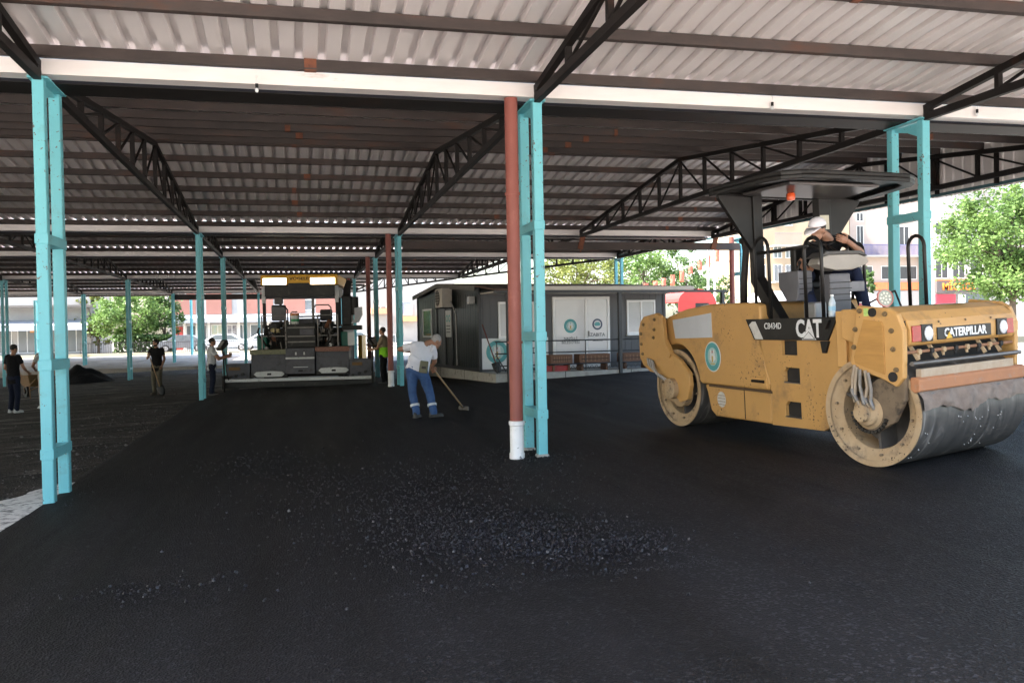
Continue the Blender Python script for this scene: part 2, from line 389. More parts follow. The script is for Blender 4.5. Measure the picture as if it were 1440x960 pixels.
SHEET = mat('galvanised_sheet', (.73,.68,.675), .38, metal=.15, c2=(.685,.635,.63), scale=1.3, amt=.2, stretch=(3,.35,1), dirt=(.55,.50,.48), dscale=.8, damt=.12, rvar=.08)
GUT = mat('white_gutter', (.82,.78,.765), .4, c2=(.72,.67,.65), scale=2, stretch=(.6,3,3), dirt=(.42,.35,.31), dscale=2, damt=.12)
PIPE = mat('red_downpipe_paint', (.27,.075,.055), .55, c2=(.19,.05,.037), scale=3, bump=.03, stretch=(1,1,.4), dirt=(.30,.11,.085), dscale=3, damt=.3)
WHITE = mat('white_paint', (.80,.80,.80), .45, c2=(.68,.68,.68), scale=7, dirt=(.4,.38,.35), dscale=9, damt=.15, specks=(.2,.2,.2), sscale=30, samt=.1)
CONC = mat('concrete', (.42,.41,.38), .9, c2=(.30,.29,.27), scale=7, bump=.25, bscale=45, dirt=(.14,.13,.12), dscale=3, damt=.3)

YR = [0., 14.9, 22.63, 35.5, 51.2]           # column rows
LEG = .63; PITCH = .115; XL = -27.5; ZT = 4.5
def xend(y):
    return lerp(y, [(-12, 16.4), (0, 15.95), (22.9, 15.25), (28, 13.7), (35.5, 11.3), (52, 6.5)])
# bays: (front support y, rear support y)
BAYS = [(-7.7, 0.)] + [(YR[i]+LEG, YR[i+1]) for i in range(4)]
def roofz(y):
    """height of the purlin tops under the sheet"""
    for a, b in BAYS:
        if a-.7 <= y <= b+.4:
            h = (b-a)/2; return 4.84 + PITCH*max(-.3, h - abs(y-(a+b)/2))
    return 4.84
shelter = empty('market_shelter', (0,0,0), 0, 'open steel market shelter with teal posts, black trusses and corrugated metal roof', 'market shelter')

def roof_slope(ya, yb, wide):
    """one corrugated slope between two heights, ribs running down the slope"""
    mb = MB(); P = .25; za, zb = roofz_l(ya, wide), roofz_l(yb, wide)
    x = XL
    while x < 20.2:
        # clip to the skewed end
        lo, hi = (ya, yb)
        def yclip(xx):
            if xend(hi) >= xx: return hi
            if xend(lo) < xx: return None
            u, v = lo, hi
            for _ in range(20):
                m_ = (u+v)/2
                if xend(m_) >= xx: u = m_
                else: v = m_
            return u
        yc = yclip(x)
        if yc is None or yc-lo < .05: x += P; continue
        t = (yc-ya)/(yb-ya); zc = za + (zb-za)*t
        pr = [(0,0),(.15,0),(.166,.064),(.234,.064),(.25,0)]
        for (p, q), (p2, q2) in zip(pr, pr[1:]):
            mb.quad((x+p, lo, za+q), (x+p2, lo, za+q2), (x+p2, yc, zc+q2), (x+p, yc, zc+q))
        x += P
    return mb.build('roof_sheet', SHEET, shelter)
def roofz_l(y, bay):
    a, b = bay; return 4.845 + PITCH*((b-a)/2 - abs(y-(a+b)/2))
for bay in BAYS:
    a, b = bay; m_ = (a+b)/2
    roof_slope(a-.12, m_, bay); roof_slope(m_+.0, b+.10, bay)
    # purlins
    n = max(3, round((b-a)/2/1.28))
    for side in (0, 1):
        for k in range(n+1):
            if side == 0: y = a+.10+(m_-.13-a-.10)*k/n
            else: y = b-.10-(b-.10-m_-.13)*k/n
            if b < 1 and y < -8: pass
            z = roofz_l(y, bay)-.066
            mb = MB(); s = PITCH if side == 0 else -PITCH
            mb.beam((XL, y, z), (xend(y)-.03, y, z), .075, .125, up=(0, -s, 1))
            o = mb.build('purlin', PURL, shelter, bevel=.006)
            # rusted splice sleeves, at mid bay like the others
            mm = random.Random(int(y*100))
            for X in (-8.25, 2.70, 8.0, 13.6):
                if X < xend(y)-.5 and mm.random() < .6:
                    mb = MB(); mb.cbox((X+mm.uniform(-.2,.2), y, z), (mm.uniform(.06,.15), .084, .134)); mb.build('splice', RUST, o)
def truss(xf, a, b, bay, name='truss'):
    mb = MB(); m_ = (a+b)/2; zb = ZT+.05
    zt = lambda y: roofz_l(y, bay) - .13 - .055
    P = lambda y, z: V((xf(y), y, z))
    side = (1,0,0)
    mb.beam(P(a, zb), P(b, zb), .08, .10)
    mb.beam(P(a, zt(a)), P(m_, zt(m_)), .08, .09); mb.beam(P(m_, zt(m_)), P(b, zt(b)), .08, .09)
    n = max(3, round((b-a)/2/1.22))
    ys = [a+(m_-a)*k/n for k in range(n+1)] + [m_+(b-m_)*k/n for k in range(1, n+1)]
    for i, y in enumerate(ys):
        if 0 < i < len(ys)-1: mb.beam(P(y, zb+.05), P(y, zt(y)-.04), .07, .07)
        if 1 <= i < len(ys)-2 or False:
            y2 = ys[i+1]
            if i < n: mb.beam(P(y, zb+.04), P(y2, zt(y2)-.04), .035, .035)
            else: mb.beam(P(y, zt(y)-.04), P(y2, zb+.04), .035, .035)
    for y in (a, b):
        mb.cbox(P(y + (.06 if y == a else -.06), (zb+zt(y))/2), (.075, .12, max(.1, zt(y)-zb+.06)))
    return mb.build(name, STEEL, shelter, bevel=.006)
XS = [-22, -16.5, -11, -5.5, 0, 5.5, 11]
for bi, bay in enumerate(BAYS):
    a, b = bay
    for X in XS:
        if X > xend((a+b)/2)-2: continue
        if bi == 0 and X < -6: continue
        truss(lambda y, X=X: X, a+.02, b-.045, bay)
    truss(lambda y: xend(y)-.14, a+.02, b-.045, bay)
# gutters lying on the post heads
for i, y in enumerate(YR):
    mb = MB(); xe = xend(y+.3)-.05
    y0, y1 = y-.02, y+.20
    for lo, hi in (((XL,y0,4.575),(xe,y0+.012,4.74)), ((XL,y1-.012,4.575),(xe,y1,4.74)), ((XL,y0+.012,4.575),(xe,y1-.012,4.587))): mb.box(lo, hi)
    mb.build('gutter', GUT, shelter)
    mb = MB(); mb.box((XL,y1+.002,4.535),(xe,y+LEG+.06,4.549)); mb.box((XL,y+LEG+.0,4.551),(xe,y+LEG+.03,4.74)); mb.build('valley_sun_stop', STEEL, shelter)  # dark tray added to stop sun leaking through the gap between slopes
# front eave board behind the photographer's line
# posts: pairs of square tubes tied by rungs
def post(x, y, zb, zt=4.52, foot=False, rungs=True):
    root = empty('post', (x, y, 0)); root.parent = shelter
    wd = .118
    for yy in (0., LEG):
        mb = MB(); mb.box((-wd/2, yy-wd/2, zb-.03), (wd/2, yy+wd/2, zt)); mb.build('leg', TEAL, root, bevel=.012)
        if foot:
            mb = MB(); mb.cbox((0, yy, zb-.01), (.15, .15, .09)); mb.build('footing', CONC, root, bevel=.02)
    if rungs:
        for z in (.52, 1.47, 2.82):
            mb = MB(); z += zb
            mb.box((-.068, -.068, z-.055), (.068, LEG+.068, z+.055)); mb.build('rung', TEAL, root, bevel=.006)
    mb = MB(); mb.box((-.10, -.07, zt), (.10, LEG+.07, zt+.022)); 
    mb.prism([(.06,zt-.01),(LEG-.06,zt-.01),(LEG-.06,zt-.05),(LEG/2,zt-.11),(.06,zt-.22)], lambda u, v, d: (d, u, v), -.008, .008)
    mb.build('head_plate', TEAL, root)
    return root
def downpipe(x, y, zb, r=.08):
    root = empty('downpipe', (x, y, zb)); root.parent = shelter
    mb = MB(); mb.tube((0,0,.40), (0,0,4.56-zb), r, n=20); p = mb.build('pipe', PIPE, root, smooth=True)
    mb = MB(); mb.lathe((0,0,0), (0,0,1), [(-.03,r*1.08),(.0,r*1.16),(.06,r*1.18),(.075,r*1.06),(.40,r*1.06),(.41,r*1.2),(.455,r*1.22),(.46,r*1.0)], 20)
    mb.build('sleeve', WHITE, root, smooth=True)
    mb = MB(); z = 2.3
    for z in (1.4, 3.2): mb.lathe((0,0,z), (0,0,1), [(0,r),(0,r+.012),(.03,r+.012),(.03,r)], 20)
    mb.build('clip', PIPE, root)
for yi, y in enumerate(YR):
    for X in XS:
        if X > xend(y)-1: continue
        if (X, yi) == (11, 1): continue          # the cabin stands here; a girder carries the roof instead
        if X < -17 and yi < 2: continue
        if yi == 0 and X < -6: continue
        if X >= 5.5 and yi > 2 and X > 6: continue
        zb = zg(X, y) if not (X > .3) else zin(X, y)
        post(X, y, zb, foot=(yi == 0 and X == 5.5))
    X = (xend(y+.3)-.12, 16.4, 15.3)[min(yi,2)]
    if yi in (0, 1, 2): post(X, y, zin(X, y))
for (x, y) in ((5.5-.31, -.02+.05), (5.5-.31, 14.9), (5.5-.31, 22.6), (5.5-.31, 35.5), (16.05, 14.9)):
    downpipe(x, y, zin(x, y))
# girder over the cabin
mb = MB(); mb.box((5.6, 14.80, 4.13), (16.3, 14.92, 4.36)); mb.build('girder', PURL, shelter, bevel=.008)
for X in (11, 15.4): mb = MB(); mb.cbox((X, 14.78, 4.33), (.16, .03, .40), Matrix.Rotation(.25,3,'Y')); mb.build('girder_bracket', RUST, shelter)
# end cladding along the skewed right side, with its teal edge trim
def cladding(ya, yb):
    mb = MB(); n = int((yb-ya)/.25); pr = [(0,0),(.66,0),(.74,.03),(.91,.03),(1,0)]
    for k in range(n):
        y0 = ya+(yb-ya)*k/n; dy = (yb-ya)/n
        for (p, q), (p2, q2) in zip(pr, pr[1:]):
            ya_, yb_ = y0+p*dy, y0+p2*dy
            mb.quad((xend(ya_)+q+.02, ya_, 4.28+.0165*max(0,y0)), (xend(yb_)+q2+.02, yb_, 4.28+.0165*max(0,y0)), (xend(yb_)+q2+.02, yb_, max(4.9, roofz(yb_))), (xend(ya_)+q+.02, ya_, max(4.9, roofz(ya_))))
    mb.build('end_cladding', SHEET, shelter)
    mb = MB(); mb.beam((xend(ya)+.0, ya, 4.26), (xend(yb)+.0, yb, 4.26+.0165*yb), .07, .06)
    mb.build('edge_trim', mat('dark_teal', (.03,.10,.12), .5), shelter)
    y = ya+.8
    while y < yb:
        mb = MB(); mb.box((xend(y)-.07, y-.03, 4.34+.0165*max(0,y)), (xend(y)+.0, y+.03, max(4.8, roofz(y)-.2))); mb.build('cladding_rail', STEEL, shelter); y += 1.55
cladding(-7.8, 22.9)

# ------------------------------------------------------------------ tandem roller
YEL = mat('machine_yellow', (.56,.315,.105), .5, c2=(.49,.27,.085), scale=3.2, amt=.35, specks=(.12,.07,.035), sscale=30, samt=-.25, dirt=(.33,.19,.08), dscale=2.2, damt=.35, bump=.02, bscale=8, rvar=.12)
YELD = mat('dusty_yellow', (.46,.34,.21), .85, c2=(.36,.235,.12), scale=4, specks=(.05,.035,.025), sscale=40, samt=.1, dirt=(.19,.14,.095), dscale=5, damt=.45, bump=.06, bscale=30)
BLK = mat('black_paint', (.009,.0085,.0085), .42, spec=.3, c2=(.015,.013,.012), scale=4, dirt=(.035,.028,.023), dscale=3, damt=.2, rvar=.15)
DARK = mat('grimy_dark', (.022,.019,.017), .8, c2=(.011,.01,.009), scale=9)
GREYP = mat('grey_plastic', (.13,.13,.145), .5, c2=(.10,.10,.11), scale=5)
BEIG = mat('beige_plastic', (.34,.31,.275), .5, c2=(.28,.255,.225), scale=5)
STL = mat('worn_steel', (.20,.19,.18), .42, metal=.7, c2=(.12,.11,.105), scale=6, stretch=(1,1,1), rvar=.15)
HOSE = mat('dusty_hose', (.30,.27,.24), .6, c2=(.16,.14,.12), scale=12)
CHR = mat('lamp_glass', (.75,.76,.77), .12, spec=.8, c2=(.62,.63,.65), scale=20)
REDL = mat('red_lens', (.42,.035,.03), .25, c2=(.3,.02,.02), scale=9)
ORNG = mat('orange_lens', (.75,.11,.03), .3)
TEAR = mat('torn_membrane', (.26,.20,.16), .7, c2=(.14,.105,.085), scale=7, bump=.5, bscale=9)
ORB = mat('orange_bar', (.43,.19,.085), .7, c2=(.36,.16,.08), scale=6, dirt=(.3,.24,.19), dscale=7, damt=.4)
def drum_mat():
    m, nt, b = nodes_of('wet_drum_steel'); N, L = nt.nodes, nt.links
    tc = N.new('ShaderNodeTexCoord'); mp = N.new('ShaderNodeMapping'); mp.inputs['Scale'].default_value = (6, 1.2, 1.2); L.new(tc.outputs['Object'], mp.inputs[0])
    n = N.new('ShaderNodeTexNoise'); n.inputs['Scale'].default_value = 1.5; n.inputs['Detail'].default_value = 8; n.inputs['Distortion'].default_value = .8; L.new(mp.outputs[0], n.inputs[0])
    r = N.new('ShaderNodeValToRGB'); e = r.color_ramp.elements; e[0].position = .36; e[0].color = (.075,.07,.066,1); e[1].position = .74; e[1].color = (.42,.39,.36,1); k = e.new(.6); k.color = (.13,.12,.11,1)
    L.new(n.outputs[0], r.inputs[0]); L.new(r.outputs[0], b.inputs['Base Color'])
    mr = N.new('ShaderNodeMapRange'); mr.inputs['To Min'].default_value = .25; mr.inputs['To Max'].default_value = .6; L.new(n.outputs[0], mr.inputs[0]); L.new(mr.outputs[0], b.inputs['Roughness'])
    b.inputs['Metallic'].default_value = .35
    return m
DRUM = drum_mat()
RX, RY = 8.276, -2.56
roller = empty('road_roller', (RX, RY, zin(RX, RY)), 0, 'yellow tandem road roller with black canopy, steel drums and a driver aboard', 'road roller')
roller.rotation_euler = (0, -.0367, .0594)
FM = Matrix.Rotation(.237, 4, 'Z'); RM = Matrix.Translation((0, 4.08, 0)) @ Matrix.Rotation(.098, 4, 'Z')
def rput(o, M): o.matrix_local = M; return o
SZ = lambda u, v, d: (d, u, v)               # side outline: (s, z) at depth t
def arc(cx, cy, r, a0, a1, n=10): return [(cx+r*math.cos(R_(a0+(a1-a0)*k/n)), cy+r*math.sin(R_(a0+(a1-a0)*k/n))) for k in range(n+1)]
def drum(M, w):
    mb = MB(); mb.lathe((0,0,.56), (1,0,0), [(.0,.548),(.0,.56),(w,.56),(w,.548)], 96)
    d = rput(mb.build('drum', DRUM, roller, smooth=True), M)
    mb = MB(); mb.lathe((0,0,.56), (1,0,0), [(-.012,.50),(-.014,.53),(-.014,.557),(.0,.5565),(.002,.545),(.02,.50),(.03,.45),(.05,.40),(.06,.385),(.30,.37)], 96)
    mb.build('drum_rim', YELD, d, smooth=True, ang=50)
    mb = MB(); mb.lathe((0,0,.56), (1,0,0), [(.30,.37),(.34,.30),(.34,0)], 48)
    # three webs inside the drum
    for k in range(3):
        a = R_(25+120*k); c = V((.2, math.cos(a)*.26, .56+math.sin(a)*.26))
        mb.cbox(c, (.26, .26, .03), Matrix.Rotation(a, 3, 'X'))
    mb.build('drum_web', mat('inner_steel', (.10,.088,.078), .8, c2=(.06,.052,.046), scale=6), d, smooth=True, ang=30)
    mb = MB(); mb.lathe((0,0,.56), (1,0,0), [(w,.56),(w+.0,.53),(w-.05,.42),(w-.2,.40),(w-.2,0)], 64)
    mb.build('drum_rim', YELD, d, smooth=True, ang=50)
    mb = MB()
    for k in range(10):
        a = R_(36*k+8); mb.tube((-.001, math.cos(a)*.44, .56+math.sin(a)*.44), (.032, math.cos(a)*.44, .56+math.sin(a)*.44), .014, n=8)
    mb.build('rim_bolt', mat('dusty_bolt', (.26,.19,.12), .8), d); 
    return d
DW = 1.78
d1 = drum(FM, DW); d2 = drum(RM, DW)
# --- front unit: yokes, hood, sprays, scraper
yoke = [(.05,1.64),(-.30,1.60),(-.40,1.54),(-.46,1.38),(-.45,1.08),(-.44,.92),(-.36,.83),(-.22,.90),(.10,1.00),(.16,1.06)]
def front_yoke(x0, x1, name='yoke'):
    mb = MB(); mb.prism(yoke, SZ, x0, x1)
    return rput(mb.build(name, YEL, roller, bevel=.014), FM)
y1 = front_yoke(-.10, -.03); y2 = front_yoke(DW+.03, DW+.10)
mb = MB(); mb.prism([(-.03,1.50),(-.235,1.47),(-.25,1.42),(-.25,.95),(.09,1.06),(.10,1.12)], SZ, -.116, -.098)
mb.build('yoke_cover', mat('cover_yellow', (.47,.245,.062), .6, c2=(.36,.18,.045), scale=3, stretch=(1,1,9)), y1, bevel=.006)
for (s, z) in ((.015,1.585),(-.27,1.545),(-.335,1.38),(-.345,1.20),(.075,1.40),(.10,1.22),(-.37,1.0)):
    mb = MB(); mb.lathe((-.10,s,z), (-1,0,0), [(0,.026),(.012,.026),(.014,.017),(.03,.017),(.03,0)], 12); mb.build('bolt', mat('yellowed_bolt', (.22,.14,.06), .6, c2=(.12,.08,.04)), y1)
mb = MB(); mb.lathe((-.1,-.13,1.565), (-1,0,0), [(0,.045),(.012,.045),(.012,.03),(.002,.03),(.002,0)], 20); mb.build('lifting_eye', DARK, y1)
mb = MB(); mb.lathe((-.1,-.33,.93), (-1,0,0), [(0,.05),(.008,.05),(.008,.0)], 20); mb.build('tie_hole', DARK, y1)
mb = MB(); mb.box((-.105,-.085,1.53),(-.101,-.03,1.61)); mb.build('decal', mat('green_decal', (.1,.45,.12), .5, c2=(.7,.7,.2), scale=30), y1)
# bracket carrying the hub
mb = MB(); mb.prism([(-.44,.95),(-.42,.70),(-.30,.48),(-.05,.34),(.12,.44),(.17,.62),(.05,.78),(-.12,.90)], SZ, -.06, .0)
br = rput(mb.build('hub_bracket', mat('grimy_tan', (.20,.145,.09), .85, c2=(.12,.085,.055), scale=5, dirt=(.04,.03,.022), dscale=7, damt=.5), roller, bevel=.012), FM)
mb = MB(); mb.lathe((.02,0,.56), (-1,0,0), [(0,.17),(.08,.17),(.10,.14),(.13,.13),(.15,.09),(.20,.085),(.21,0)], 28); mb.build('hub_motor', YELD, br, smooth=True, ang=35)
mb = MB()
for k in range(14):
    a = R_(200+k*12); mb.cbox((-.075, math.cos(a)*.195-.03, .56+math.sin(a)*.195), (.04,.03,.03), Matrix.Rotation(a,3,'X'))
mb.build('sprocket', mat('greasy_black', (.02,.017,.014), .55), br)
for k, (a, b_, c, e) in enumerate((((.06,1.02),(.09,.86),(.10,.72),(.04,.62)),((.02,1.0),(.03,.84),(.0,.70),(-.02,.63)),((-.03,.99),(-.05,.82),(-.02,.70),(-.07,.62)),((-.07,.97),(-.10,.80),(-.09,.68),(-.12,.6)),((.09,1.04),(.12,.9),(.13,.78),(.1,.66)))):
    mb = MB(); pts = [(-.12-.012*(k%2), *p) for p in (a, b_, c, e)]; sm = []
    for i in range(len(pts)-1):
        for t in (0,.33,.66): sm.append(V(pts[i]).lerp(V(pts[i+1]), t))
    sm.append(V(pts[-1])); mb.path(sm, .017, 8); mb.build('hydraulic_hose', HOSE if k%2 else mat('tan_hose', (.42,.33,.24), .6), br, smooth='all')
    mb = MB(); mb.lathe(sm[6], (sm[7]-sm[6]), [(-.02,.024),(.05,.024),(.05,.0)], 10); mb.build('fitting', STL, br)
# hood over the front drum
hood = [(.32,1.30),(.32,1.605),(-.22,1.60),(-.36,1.555),(-.445,1.47),(-.475,1.40),(-.475,1.255),(-.44,1.22),(.10,1.22)]
mb = MB(); mb.prism(hood, SZ, -.015, DW+.015)
hd = rput(mb.build('front_hood', YEL, roller, bevel=.02, seg=3), FM)
def fplate(name, t0, t1, z0, z1, m, th=.012, parent=hd, s=-.475, bev=.004):
    mb = MB(); mb.box((t0, s-th, z0), (t1, s-.0005, z1)); return mb.build(name, m, parent, bevel=bev)
fplate('name_plate', .40, 1.32, 1.262, 1.385, BLK)
text('brand_lettering', 'CATERPILLAR', .118, WHITE, hd, (.865, -.4895, 1.322), (1,0,0), (0,0,1), .002, .028, 1.0)
mb = MB(); mb.prism([(.535,1.268),(.635,1.268),(.585,1.335)], lambda u, v, d: (u, d, v), -.4935, -.489); mb.build('brand_triangle', mat('sign_yellow', (.75,.45,.03), .5), hd)
for (t0, t1, tl0, tl1) in ((.14,.315,.0,.135),(1.42,1.60,1.605,1.73)):
    fr = fplate('headlight', t0, t1, 1.255, 1.425, BLK, .02)
    mb = MB(); mb.lathe(((t0+t1)/2+.01, -.49, 1.335), (0,-1,0), [(0,.062),(.015,.062),(.03,.045),(.035,0)], 20)
    for v in mb.bm.verts: v.co.z = 1.335+(v.co.z-1.335)*1.15
    mb.build('lens', CHR, fr, smooth=True)
    fplate('tail_light', tl0, tl1, 1.262, 1.418, REDL, .016)
for t in (.45, .9, 1.35):
    mb = MB(); mb.lathe((t,-.468,1.44), (0,-1,.3), [(0,.012),(.008,.012),(.009,0)], 10); mb.build('screw', mat('yellowed_bolt', (.22,.14,.06), .6, c2=(.12,.08,.04)), hd)
mb = MB(); mb.box((-.03,-.44,1.24),(.03,-.38,1.30)); mb.box((-.03,-.44,1.33),(.03,-.37,1.38)); mb.box((-.03,-.43,1.42),(.03,-.34,1.47)); mb.build('hinge', DARK, hd)
mb = MB(); mb.lathe((1.12,-.12,1.606), (0,0,1), [(0,.19),(.0025,.19),(.0025,0)], 32); mb.build('roof_emblem', mat('pale_teal_decal', (.35,.55,.58), .5), hd)
mb = MB(); mb.box((.03,.30,1.0),(DW-.03,.42,1.59)); mb.build('firewall', YEL, hd, bevel=.01)
# dusty round lamp on top of the yoke
mb = MB(); c = V((-.03,-.22,1.70)); ax = V((-.35,-1,.12)).normalized()
mb.lathe(c, ax, [(-.03,.0),(-.03,.07),(0,.088),(.02,.088),(.02,.078)], 28); lm = rput(mb.build('work_lamp', mat('faded_red', (.50,.20,.17), .6, c2=(.4,.15,.13)), roller, smooth=True), FM)
mb = MB(); mb.lathe(c, ax, [(.014,.078),(.014,0)], 28); mb.build('lens', mat('lamp_face', (.32,.34,.28), .4), lm)
mb = MB(); u_ = ax.cross(V((0,0,1))).normalized(); v_ = u_.cross(ax)
for rr, n in ((.05,9),(.02,3)):
    for k in range(n):
        a = 6.283*k/n; mb.lathe(c+ax*.014+(u_*math.cos(a)+v_*math.sin(a))*rr, ax, [(0,.011),(.005,.009),(.006,0)], 8)
mb.build('led', mat('led_cream', (.75,.72,.6), .4), lm)
mb = MB(); mb.tube((-.03,-.21,1.60),(-.03,-.21,1.64), .015); mb.build('lamp_foot', BLK, lm)
# spray gear under the hood
mb = MB(); mb.box((.02,-.30,.95),(DW-.02,-.12,1.22)); sg = rput(mb.build('spray_housing', DARK, roller), FM)
mb = MB(); mb.tube((-.02,-.42,1.16),(DW+.02,-.42,1.16), .016); mb.build('spray_pipe', mat('rusty_pipe', (.30,.15,.08), .7), sg)
for k in range(8):
    t = .17+k*.2; mb = MB(); mb.tube((t,-.42,1.175),(t,-.43,1.10), .02, .012, 10); mb.lathe((t,-.42,1.16),(0,-1,0),[(0,.028),(.03,.028),(.03,0)],10); mb.build('nozzle', DARK if k%2 else YELD, sg)
for t in (.12,.42,1.25,1.52):
    mb = MB(); mb.beam((t,-.36,1.24),(t+.03,-.44,1.08), .05, .03); mb.build('spray_hanger', YELD, sg)
mb = MB(); mb.tube((-.05,-.50,1.055),(DW+.05,-.49,1.05), .022); mb.build('drip_rail', STL, sg, smooth=True)
mb = MB(); mb.box((.05,-.53,.915),(DW-.15,-.47,1.0)); mb.build('scraper_plate', mat('dusty_plate', (.46,.38,.29), .8, c2=(.36,.27,.18), scale=8), sg, bevel=.006)
mb = MB(); mb.prism([(-.56,.79),(-.50,.77),(-.46,.80),(-.46,.92),(-.52,.925),(-.56,.90)], SZ, -.03, DW+.03); mb.build('scraper_bar', ORB, sg, bevel=.012)
# torn wetting apron hanging over the drum
mb = MB(); nx = 60; g = []
for i in range(nx+1):
    t = -.01+(DW+.02)*i/nx; n1 = noise.noise(V((t*2.1, 0, 4))); n2 = noise.noise(V((t*9, 0, 2))); L_ = .20+.075*n1+.03*n2 + (.03 if .75 < t < .9 else 0)
    row = []
    for k in range(9):
        f = k/8; z = .80-L_*f
        dz = z-.56; rr = .578+.022*noise.noise(V((t*5, f*2.2, 1)))+.018*math.sin(t*17+f*3)*(1-f*.4)
        s = -math.sqrt(max(.02, rr*rr-dz*dz)) if k > 1 else -.53-.004*k
        row.append(mb.bm.verts.new((t, min(s, -.5) if k < 3 else s-.008, z)))
    g.append(row)
for i in range(nx):
    for k in range(8): mb._f([g[i][k], g[i+1][k], g[i+1][k+1], g[i][k+1]])
mb.build('wetting_apron', TEAR, sg, smooth='all')
# water running and dripping off the apron
mb = MB(); rn = random.Random(3)
for t, n in ((.10,7),(.95,9),(1.3,5)):
    for k in range(n):
        z = .56-rn.random()**.7*.5; dz = z-.56
        if abs(dz) > .45: continue
        mb.ell((t+rn.gauss(0,.03), -math.sqrt(.562**2-dz*dz), z), (.004,.004,.007), nu=6, nv=4)
for k in range(10): mb.ell((.75+rn.gauss(0,.2), -.5585+.0, .46+rn.gauss(0,.02)), (.005,.004,.006), nu=6, nv=4)
rput(mb.build('water_drop', mat('water_bead', (.72,.7,.68), .15), roller), FM)['kind'] = 'stuff'
# --- middle: platform side panel with foot holes
mid = [(.40,1.50),(.05,1.50),(.10,1.02)] + arc(0,.56,.60,42,-18,8)[0:] + [(.78,.28),(1.75,.25),(1.75,.72),(1.78,.80),(1.98,1.275)] + [(2.10,1.5)]
hole = lambda s0, s1, z0, z1: [(s0,z0),(s1,z0),(s1,z1-.05),(s1-.05,z1),(s0+.0,z1)]
mb = MB(); mb.prism(mid, SZ, 0., .05, holes=[hole(1.17,1.47,.78,.955), hole(1.17,1.47,.38,.56), [(1.2,1.10),(1.5,1.10),(1.5,1.27),(1.2,1.27)]])
sp = mb.build('platform_side', YEL, roller, bevel=.006)
mb = MB(); mb.box((.05,.74,.27),(.32,1.74,1.3)); mb.build('step_recess', DARK, roller)
for z in (.37, .77):
    mb = MB(); mb.box((.0,1.16,z-.0),(.05,1.48,z+.016)); mb.build('step', STL, sp)
band = [(2.20,1.53),(.45,1.53),(.62,1.275),(2.03,1.275)]
mb = MB(); mb.prism(band, SZ, -.022, -.002); bd = mb.build('brand_band', BLK, roller, bevel=.004)
text('brand_lettering', 'CAT', .27, WHITE, bd, (-.0245, .94, 1.40), (0,-1,0), (0,0,1), .002, .032, .86)
mb = MB(); mb.prism([(.80,1.285),(1.06,1.285),(.93,1.385)], SZ, -.0305, -.0285); mb.build('brand_triangle', WHITE, bd)
mb = MB(); mb.prism([(.815,1.292),(1.045,1.292),(.93,1.376)], SZ, -.0325, -.0307); mb.build('brand_triangle_outline', BLK, bd)
mb = MB(); mb.prism([(.835,1.298),(1.025,1.298),(.93,1.367)], SZ, -.0345, -.0327); mb.build('brand_triangle', WHITE, bd)
text('model_lettering', 'CB434D', .105, WHITE, bd, (-.0245, 1.62, 1.44), (0,-1,0), (0,0,1), .002, .0, .95)
mb = MB(); mb.prism([(2.12,1.46),(2.05,1.50),(1.98,1.50),(1.83,1.285),(2.0,1.285),(2.06,1.38)], SZ, -.026, -.0225); mb.build('white_decal', mat('peeling_white', (.7,.68,.64), .6, dirt=(.3,.27,.22), dscale=14, damt=.3), bd)
mb = MB(); mb.prism([(.66,1.42),(.60,1.50),(.55,1.50),(.62,1.40)], SZ, -.05, -.023); mb.build('band_catch', BLK, bd)
mb = MB(); mb.prism([(.74,1.27),(.60,1.27),(.66,1.14),(.71,1.14)], SZ, -.03, -.002); mb.build('lower_catch', BLK, bd)
mb = MB(); mb.box((0,.42,1.44),(1.45,2.12,1.50)); pf = mb.build('platform_floor', DARK, roller, bevel=.006)
mb = MB(); mb.box((.06,.75,.30),(1.4,2.0,1.44)); mb.build('mid_frame', DARK, roller)
mb = MB(); mb.prism(mid, SZ, 1.40, 1.45); mb.build('platform_side', YEL, roller, bevel=.006)
# --- rear body with engine
rb = [(1.86,1.0),(1.92,1.70),(2.05,1.735),(3.1,1.745),(3.75,1.70),(4.30,1.60),(4.42,1.52),(4.42,1.32)] + arc(4.08,.56,.64,72,168,12) + [(3.40,.66),(1.80,.66),(1.76,.75)]
mb = MB(); mb.prism(rb, SZ, .0, 1.50)
eb = mb.build('engine_cover', YEL, roller, bevel=.055, seg=4, smooth=True, ang=35)
mb = MB(); mb.prism([(1.77,.65),(3.36,.65),(3.30,.55),(3.22,.30),(3.1,.23),(1.80,.25)], SZ, .02, 1.48); mb.build('lower_cover', YEL, eb, bevel=.03, seg=3)
mb = MB(); mb.box((.015,2.36,.26),(.022,2.372,.645)); mb.build('panel_joint', DARK, eb)
mb = MB(); mb.box((-.006,1.72,.63),(.03,3.2,.66)); mb.build('seam', mat('seam_dirt', (.10,.06,.03), .9), eb)
mb = MB(); mb.box((-.008,1.82,.70),(.005,2.16,.82)); hl = mb.build('latch_plate', YEL, eb, bevel=.006)
mb = MB(); mb.tube((-.016,1.87,.765),(-.016,2.12,.765), .018, n=8); mb.build('latch_handle', BLK, hl)
mb = MB(); mb.prism([(4.16,1.55),(3.06,1.63),(3.06,1.30),(4.1,1.28)], SZ, -.005, .002); mb.build('blank_sheet', mat('taped_sheet', (.56,.58,.62), .6, c2=(.48,.5,.54), scale=2), eb)
mb = MB(); mb.quad((.12,3.95,1.672),(.12,3.35,1.7415),(.75,3.35,1.7425),(.75,3.95,1.6735)); 
mb.bm.free()
mb = MB(); mb.hexa([(.1,3.9,1.678),(.75,3.9,1.678),(.75,3.3,1.7395),(.1,3.3,1.7395),(.1,3.9,1.69),(.75,3.9,1.69),(.75,3.3,1.75),(.1,3.3,1.75)]); mb.build('top_sheet', MATS['taped_sheet'], eb)
